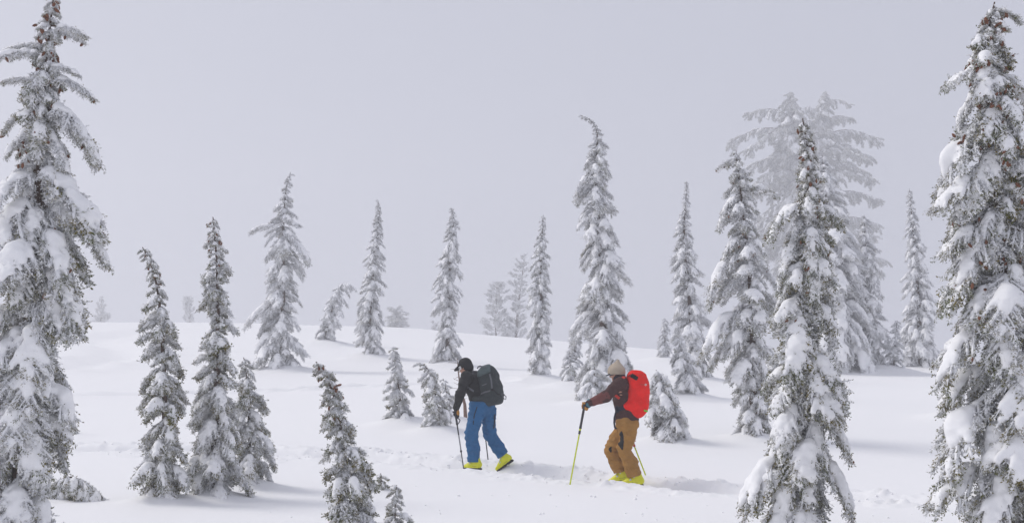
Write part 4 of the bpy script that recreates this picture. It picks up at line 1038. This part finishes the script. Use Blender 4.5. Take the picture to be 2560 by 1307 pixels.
    def packf(X, Y, Z):
        x, y, z = X - pc[0], Y - pc[1], Z - pc[2]
        a = x * RR[0, 0] + y * RR[1, 0] + z * RR[2, 0]; b = x * RR[0, 1] + y * RR[1, 1] + z * RR[2, 1]; c = x * RR[0, 2] + y * RR[1, 2] + z * RR[2, 2]
        tp = np.clip((c + 0.30) / 0.6, 0, 1)
        hx = 0.135 + 0.03 * np.sin(tp * pi) - 0.03 * tp; hy = 0.150 + 0.02 * np.sin(tp * pi) - 0.03 * tp
        r = 0.085
        qx, qy, qz = np.abs(a) - hx + r, np.abs(b) - hy + r, np.abs(c) - 0.305 + r
        dd = np.sqrt(np.maximum(qx, 0) ** 2 + np.maximum(qy, 0) ** 2 + np.maximum(qz, 0) ** 2) + np.minimum(np.maximum(qx, np.maximum(qy, qz)), 0) - r
        dd = smin(dd, cap(X, Y, Z, m(500, 480, -0.10), m(395, 462, -0.17), 0.055, 0.030), 0.06)
        return dd + folds(X, Y, Z, 3.3, 0.007) + 0.006 * np.sin(c * 26 + a * 9) * 0.6
    lo, hi = bounds([m(380, 300, -0.25), m(670, 560, 0.25), m(550, 120, 0)], 0.08)
    bp = add('backpack', None, loc=base, label='dark grey hiking backpack worn by the walker in blue trousers', cat='backpack', group='backpacks')
    add('pack_body', sdf_mesh('pack_body', packf, lo, hi, 0.010, [SK['pack_black']]), bp)
    def q(cx, cy_): return ((cx - 390) / k, (1128 - cy_) / k)
    lid = lambda X, Y, Z: smax(packf(X, Y, Z) - 0.010, np.maximum(m(0, 232)[2] - Z + 0.45 * (X - m(520, 0)[0]), (X - m(548, 0)[0])), 0.01)
    add('lid_pocket', sdf_mesh('lid_pocket', lid, lo, hi, 0.011, [SK['pack_teal']]), bp)
    for pts, w_, mm in (([(540, 240), (556, 300), (562, 372)], 0.022, 'webbing'), ([(440, 436), (490, 408), (546, 393)], 0.022, 'webbing'), ([(470, 345), (500, 335), (512, 330)], 0.014, 'webbing'),
                        ([(430, 215), (424, 260), (420, 308)], 0.022, 'webbing'), ([(566, 372), (566, 392)], 0.03, 'zip_black'), ([(575, 385), (610, 425), (640, 430)], 0.012, 'zip_black')):
        strap_on('strap', packf, [q(*t) for t in pts], w_, 0.005, SK[mm], bp, lift=0.002)
    y_ = -0.12
    tube('loop', [m(638, 425, y_), m(668, 422, y_), m(692, 450, y_), m(688, 476, y_), m(674, 474, y_), m(664, 446, y_), m(638, 430, y_)], 0.008, SK['webbing'], bp, 6)
    strap_on('shoulder_strap', jf, [q(322, 212), q(350, 200), q(395, 195), q(430, 205)], 0.045, 0.012, SK['pack_black'], bp, lift=0.002)
    strap_on('shoulder_strap', jf, [q(335, 360), q(365, 380), q(392, 400)], 0.025, 0.008, SK['webbing'], bp, lift=0.002)
    tube('load_strap', [m(388, 192, -0.10), m(386, 215, -0.15), m(385, 238, -0.165)], 0.006, SK['webbing'], bp, 5)
    tube('grab_handle', [m(425, 190, -0.05), m(432, 172, -0.06), m(450, 165, -0.06), m(470, 172, -0.05)], 0.010, SK['webbing'], bp, 6)
    tube('cord', [m(440 + 8 * i, 168 + (14 if i % 2 else -4), -0.10 - 0.004 * i) for i in range(10)], 0.005, SK['webbing'], bp, 5)
    # poles
    P1 = pole('ski_pole', 'grey and black ski pole planted by the hand of the walker in black', grip_L + ax_L * 0.07, tip_L,
              [(0, 0.24, 0.0165, SK['pole_black'], 'grip'), (0.24, 0.40, 0.011, SK['pole_black'], 'upper_shaft'), (0.40, 0.66, 0.0100, SK['pole_grey'], 'shaft'), (0.645, 0.675, 0.017, SK['pole_black'], 'clamp'), (0.66, 1.0, 0.0085, SK['pole_black'], 'lower_shaft')], base)
    g = grip_L
    tube('wrist_strap', [m(232, 640, -0.20), m(255, 650, -0.22), m(268, 665, -0.22), m(256, 690, -0.22), m(240, 700, -0.21), m(232, 680, -0.2)], 0.008, SK['pole_black'], P1, 6)
    P2 = pole('ski_pole', 'black ski pole seen behind the legs of the walker in blue trousers', grip_R + ax_R * 0.07, tip_R,
              [(0, 0.24, 0.0165, SK['pole_black'], 'grip'), (0.24, 1.0, 0.0090, SK['pole_black'], 'shaft')], base)
walker_black()

# ---- second walker: beige hat, maroon jacket, brown trousers, red pack
def walker_red():
    p = track_pos(1572); d = p[1]; k = 3.531 * F_PX / d
    x0 = (1390 + 660 / 3.531 - CX) / F_PX * d; z0 = (HZ - (870 + 1210 / 3.531)) / F_PX * d
    base = Vector((x0, d, z0))
    def m(cx, cy_, y=0.0): return np.array([(cx - 660) / k, y, (1210 - cy_) / k])
    def q(cx, cy_): return ((cx - 660) / k, (1210 - cy_) / k)
    J = dict(head=m(535, 208, 0.02), neck=m(562, 285, 0.0), chest=m(575, 370, 0.0), pelvis=m(625, 655, 0.0),
             Lsh=m(556, 312, -0.16), Lel=m(425, 425, -0.24), Lwr=m(283, 478, -0.27), Rsh=m(585, 312, 0.16), Rel=m(640, 460, 0.27), Rwr=m(612, 590, 0.28),
             Lhip=m(640, 690, -0.09), Lkn=m(598, 890, -0.11), Lan=m(690, 1095, -0.10), Rhip=m(615, 690, 0.09), Rkn=m(492, 895, 0.08), Ran=m(575, 1075, 0.10))
    grip_L = m(240, 505, -0.27); tip_L = m(112, 1188, -0.33); ax_L = nrm(grip_L - tip_L)
    grip_R = m(606, 610, 0.28); tip_R = m(818, 1142, 0.38); ax_R = nrm(grip_R - tip_R)
    hands = [(grip_L, ax_L, J['Lwr'], (1.0, -0.25, 0.0)), (grip_R, ax_R, J['Rwr'], (0.3, 0.6, 0.3))]
    body, W, Rh = person('person in beige knitted hat, maroon jacket and brown trousers walking with yellow poles', J, hands, None, SK, base, (-0.95, 0.12, -0.30), None, 2)
    tr = chain([(m(612, 650, -0.05), m(640, 650, 0.05), 0.132, 0.132), (J['pelvis'], J['Lhip'], 0.13, 0.118), (J['pelvis'], J['Rhip'], 0.13, 0.115),
                (J['Lhip'], J['Lkn'], 0.116, 0.094), (J['Lkn'], m(646, 1000, -0.105), 0.090, 0.092), (m(646, 1000, -0.105), m(688, 1130, -0.10), 0.094, 0.098),
                (J['Rhip'], J['Rkn'], 0.115, 0.094), (J['Rkn'], m(545, 1000, 0.09), 0.092, 0.094), (m(545, 1000, 0.09), m(578, 1110, 0.10), 0.096, 0.096)], 0.035)
    def trf(X, Y, Z):
        dd = tr(X, Y, Z) + folds(X, Y, Z, 12.0, 0.015)
        near = Y < 0.0
        cut = np.where(near, m(0, 1121)[2] - Z + 0.25 * (X - m(690, 0)[0]), m(0, 1096)[2] - Z + 0.28 * (X - m(570, 0)[0]))
        return smax(dd, cut, 0.006)
    lo, hi = bounds([J[a] for a in ('pelvis', 'Lhip', 'Rhip', 'Lkn', 'Rkn', 'Lan', 'Ran')], 0.17)
    to = add('trousers', sdf_mesh('trousers', trf, lo, hi, 0.010, [SK['brown_cloth']]), body)
    def almond(name, pts, wid, y_lim):
        """open thigh vent: a lens-shaped dark panel that follows the cloth"""
        a = np.array([q(*t) for t in pts], float); zt, zb = a[0, 1], a[-1, 1]; wm = wid / k
        def vf(X, Y, Z):
            t = np.clip((zt - Z) / (zt - zb), 0, 1); cx = np.interp(Z, a[::-1, 1], a[::-1, 0])
            reg = np.maximum(np.abs(X - cx) - wm * np.maximum(np.sin(pi * t), 0) ** 0.8, np.maximum(Z - zt, zb - Z))
            return np.maximum(np.maximum(trf(X, Y, Z) - 0.006, reg), Y - y_lim)
        lo_ = np.array([a[:, 0].min() - 0.08, -0.32, zb - 0.03]); hi_ = np.array([a[:, 0].max() + 0.08, y_lim + 0.02, zt + 0.03])
        add(name, sdf_mesh(name, vf, lo_, hi_, 0.006, [SK['zip_black']]), to)
    almond('thigh_vent', [(570, 722), (558, 790), (562, 840), (573, 890)], 28, -0.12)
    almond('thigh_vent', [(490, 862), (474, 885), (484, 920)], 13, 0.05)
    # jacket
    jk = chain([(m(626, 640, 0.0), m(590, 480, 0.0), 0.150, 0.130), (m(590, 480, 0.0), m(578, 350, 0.0), 0.130, 0.128), (m(578, 350, 0.0), J['neck'], 0.115, 0.075), (J['neck'], m(552, 258, 0.0), 0.075, 0.070),
                (m(575, 330, -0.04), J['Lsh'], 0.105, 0.088), (J['Lsh'], J['Lel'], 0.088, 0.070), (J['Lel'], J['Lwr'], 0.070, 0.047),
                (m(580, 330, 0.04), J['Rsh'], 0.105, 0.085), (J['Rsh'], J['Rel'], 0.082, 0.066), (J['Rel'], J['Rwr'], 0.064, 0.048), (m(622, 600, -0.02), m(632, 668, 0.0), 0.155, 0.168)], 0.03)
    def jf(X, Y, Z):
        dd = jk(X, Y, Z) + folds(X, Y, Z, 17.0, 0.008)
        return smax(dd, np.where(X < m(470, 0)[0], -1, m(0, 662)[2] - Z - 0.10 * (X - m(530, 0)[0])), 0.006)
    lo, hi = bounds([J[a] for a in ('Lsh', 'Rsh', 'Lel', 'Rel', 'Lwr', 'Rwr', 'chest', 'pelvis', 'neck')], 0.19)
    jo = add('jacket', sdf_mesh('jacket', jf, lo, hi, 0.010, [SK['maroon_cloth']]), body)
    slv = chain([(J['Lel'] + nrm(J['Lsh'] - J['Lel']) * 0.02, J['Lel'] + (J['Lwr'] - J['Lel']) * 0.70, 0.074, 0.058)], 0.01)
    sf = lambda X, Y, Z: smax(jf(X, Y, Z) - 0.004, slv(X, Y, Z) - 0.010, 0.004)
    add('sleeve_panel', sdf_mesh('sleeve_panel', sf, lo, hi, 0.010, [SK['maroon_light']]), jo)
    col_f = lambda X, Y, Z: smax(np.abs(cap(X, Y, Z, m(566, 285, 0), m(556, 246, 0.0), 0.082, 0.078)) - 0.008, np.maximum(Z - m(0, 240)[2] - 0.25 * (X - m(560, 0)[0]), m(0, 275)[2] - Z), 0.005)
    add('collar', sdf_mesh('collar', col_f, m(560, 265) - 0.15, m(560, 265) + 0.15, 0.008, [SK['navy']]), jo)
    for (hc, ax, wr, bk) in hands:
        gf, (lo, hi) = glove_sdf(hc, ax, wr, bk)
        go = add('glove', sdf_mesh('glove', gf, lo, hi, 0.0065, [SK['glove_tan']]), body)
        w0 = np.asarray(wr); dv = nrm(w0 - (np.asarray(hc) + nrm(bk) * 0.034))
        cf = lambda X, Y, Z: cap(X, Y, Z, w0 - dv * 0.028, w0 + dv * 0.012, 0.048, 0.050)
        add('cuff', sdf_mesh('cuff', cf, w0 - 0.10, w0 + 0.10, 0.008, [SK['teal_cuff']]), go)
        bkp = w0 - dv * 0.045 + np.array([0, -0.012, 0.012])
        add('knuckle_panel', sdf_mesh('knuckle_panel', lambda X, Y, Z: smax(gf(X, Y, Z) - 0.004, ell(X, Y, Z, bkp, (0.040, 0.045, 0.045)), 0.003), lo, hi, 0.0065, [SK['navy']]), go)
    # knitted hat with ribs, peak and glasses under it
    hcn = J['head']
    def loc(X, Y, Z):
        x, y, z = X - hcn[0], Y - hcn[1], Z - hcn[2]
        return tuple(x * Rh[0, i] + y * Rh[1, i] + z * Rh[2, i] for i in range(3))
    hb = m(534, 232, 0.02); ht = m(549, 98, 0.02)
    def hatf(X, Y, Z):
        dd = ell(X, Y, Z, m(535, 205, 0.02), (0.122, 0.108, 0.112))
        dd = smin(dd, cap(X, Y, Z, m(538, 170, 0.02), m(548, 112, 0.02), 0.085, 0.022), 0.035)
        dd = smin(dd, cap(X, Y, Z, m(535, 222, 0.02), m(536, 235, 0.02), 0.112, 0.114), 0.02)
        ang = np.arctan2(Y - 0.02, X - hb[0])
        dd = dd + 0.0030 * np.cos(ang * 34)
        return smax(dd, m(0, 232)[2] - Z - 0.02 * (X - hb[0]), 0.008)
    ho = add('knitted_hat', sdf_mesh('knitted_hat', hatf, hb - np.array([0.16, 0.16, 0.05]), ht + np.array([0.18, 0.16, 0.06]), 0.0055, [SK['beige_knit']]), body)
    def visor(X, Y, Z):
        a, b, c = loc(X, Y, Z)
        return np.maximum(np.abs(c - 0.004 + 1.0 * b * b + 0.25 * (a - 0.09)) - 0.007, np.maximum(np.sqrt((a - 0.065) ** 2 + (b * 1.1) ** 2) - 0.088, 0.06 - a))
    add('visor', sdf_mesh('visor', visor, hcn - 0.2, hcn + 0.2, 0.006, [SK['navy']]), ho)
    def gl(X, Y, Z):
        a, b, c = loc(X, Y, Z); r = np.sqrt((a + 0.004) ** 2 + (b * 1.15) ** 2)
        return np.maximum(np.maximum(np.abs(r - 0.106) - 0.006, np.abs(c + 0.010) - 0.020), np.maximum(np.abs(b) - 0.085, 0.01 - a))
    add('sunglasses', sdf_mesh('sunglasses', gl, hcn - 0.16, hcn + 0.16, 0.005, [SK['lens']]), body)
    boot(body, m(704, 1118, -0.10), None, 0.0, BOOT, yaw=0.12)
    boot(body, m(590, 1090, 0.10), None, 0.22, BOOT, yaw=0.12)
    # red pack
    pc = m(716, 405, -0.01)
    def packf(X, Y, Z):
        a, b, c = X - pc[0], Y - pc[1], Z - pc[2]
        tp = np.clip((c + 0.33) / 0.66, 0, 1)
        a = a - 0.045 * np.sin(tp * pi * 0.9) + 0.03 - 0.035 * (tp > 1)
        hx = 0.150 - 0.045 * np.clip((tp - 0.72) / 0.28, 0, 1) ** 1.5 - 0.045 * np.clip((0.22 - tp) / 0.22, 0, 1) ** 1.3; hy = 0.155 - 0.03 * tp
        r = 0.075
        qx, qy, qz = np.abs(a) - hx + r, np.abs(b) - hy + r, np.abs(c) - 0.33 + r
        dd = np.sqrt(np.maximum(qx, 0) ** 2 + np.maximum(qy, 0) ** 2 + np.maximum(qz, 0) ** 2) + np.minimum(np.maximum(qx, np.maximum(qy, qz)), 0) - r
        dd = smin(dd, cap(X, Y, Z, m(660, 500, -0.09), m(612, 510, -0.13), 0.075, 0.045), 0.06)
        return dd + folds(X, Y, Z, 23.0, 0.006)
    lo, hi = bounds([m(590, 400, -0.2), m(835, 620, 0.2), m(720, 190, 0)], 0.06)
    bp = add('backpack', None, loc=base, label='bright red touring backpack with a lime tag worn by the walker in the beige hat', cat='backpack', group='backpacks')
    add('pack_body', sdf_mesh('pack_body', packf, lo, hi, 0.010, [SK['red_pack']]), bp)
    mp = m(682, 252, -0.12)
    nf = lambda X, Y, Z: smax(packf(X, Y, Z) - 0.006, rbox(X, Y, Z, mp, (0.055, 0.12, 0.030), 0.015, np.array([[0.85, 0, 0.53], [0, 1, 0], [-0.53, 0, 0.85]])), 0.004)
    add('mesh_pocket', sdf_mesh('mesh_pocket', nf, lo, hi, 0.008, [SK['zip_black']]), bp)
    strap_on('strap', packf, [q(735, 318), q(775, 320), q(812, 316)], 0.010, 0.004, SK['pink_strap'], bp, lift=0.002)
    strap_on('zip', packf, [q(700, 225), q(745, 230), q(790, 270), q(812, 300)], 0.007, 0.003, SK['pink_strap'], bp, lift=0.001)
    y = front_y(packf, *q(781, 320)) or -0.14
    c0 = m(781, 320, y - 0.008); tt = np.linspace(0, 2 * pi, 13)
    tube('ring', [c0 + 0.011 * np.array([cos(t), 0, sin(t)]) for t in tt], 0.0035, SK['white_frame'], bp, 6)
    y = front_y(packf, *q(772, 545)) or -0.12
    tg = lambda X, Y, Z: rbox(X, Y, Z, m(782, 548, y - 0.008), (0.028, 0.008, 0.012), 0.004, np.array([[0.97, 0, 0.24], [0, 1, 0], [-0.24, 0, 0.97]]))
    add('lime_tag', sdf_mesh('lime_tag', tg, m(782, 548, y) - 0.06, m(782, 548, y) + 0.06, 0.005, [SK['lime']]), bp)
    strap_on('shoulder_strap', jf, [q(575, 262), q(600, 258), q(628, 262)], 0.035, 0.014, SK['pink_strap'], bp, lift=0.002)
    strap_on('shoulder_strap', jf, [q(518, 410), q(535, 425), q(556, 440)], 0.035, 0.012, SK['pink_strap'], bp, lift=0.004)
    strap_on('hip_belt', jf, [q(528, 535), q(560, 530), q(600, 520)], 0.055, 0.014, SK['navy'], bp, lift=0.002)
    tube('hanging_strap', [m(530, 545, -0.11), m(518, 570, -0.13), m(508, 610, -0.13), m(506, 650, -0.13), m(512, 690, -0.12), m(526, 706, -0.11)], 0.013, SK['navy'], bp, 6)
    tube('hanging_strap', [m(536, 510, -0.11), m(522, 525, -0.13), m(528, 550, -0.13), m(540, 560, -0.11)], 0.016, SK['navy'], bp, 6)
    tube('cord', [m(630, 250, -0.12), m(655, 228, -0.12), m(690, 240, -0.13)], 0.007, SK['zip_black'], bp, 5)
    # poles
    P1 = pole('ski_pole', 'neon yellow ski pole with black grip held out by the walker with the red pack', grip_L + ax_L * 0.06, tip_L,
         [(0, 0.32, 0.0175, SK['pole_black'], 'grip'), (0.32, 0.345, 0.0150, SK['pole_yellow'], 'band'), (0.345, 0.385, 0.0165, SK['pole_black'], 'clamp'), (0.385, 1.0, 0.0105, SK['pole_yellow'], 'shaft')], base)
    P2 = pole('ski_pole', 'neon yellow ski pole with a red clamp, behind the brown trousers', grip_R + ax_R * 0.06, tip_R,
         [(0, 0.36, 0.0175, SK['pole_black'], 'grip'), (0.36, 0.46, 0.0125, SK['pole_yellow'], 'upper_shaft'), (0.46, 0.54, 0.0185, SK['pole_red'], 'clamp'), (0.54, 1.0, 0.0105, SK['pole_yellow'], 'shaft')], base)
    c0 = grip_R + (tip_R - grip_R) * 0.43
    tube('lever', [c0, c0 + np.array([0.02, 0, 0.012]), c0 + np.array([0.045, 0, 0.012])], np.array([0.012, 0.010, 0.007]), SK['pole_red'], P2, 6)
walker_red()
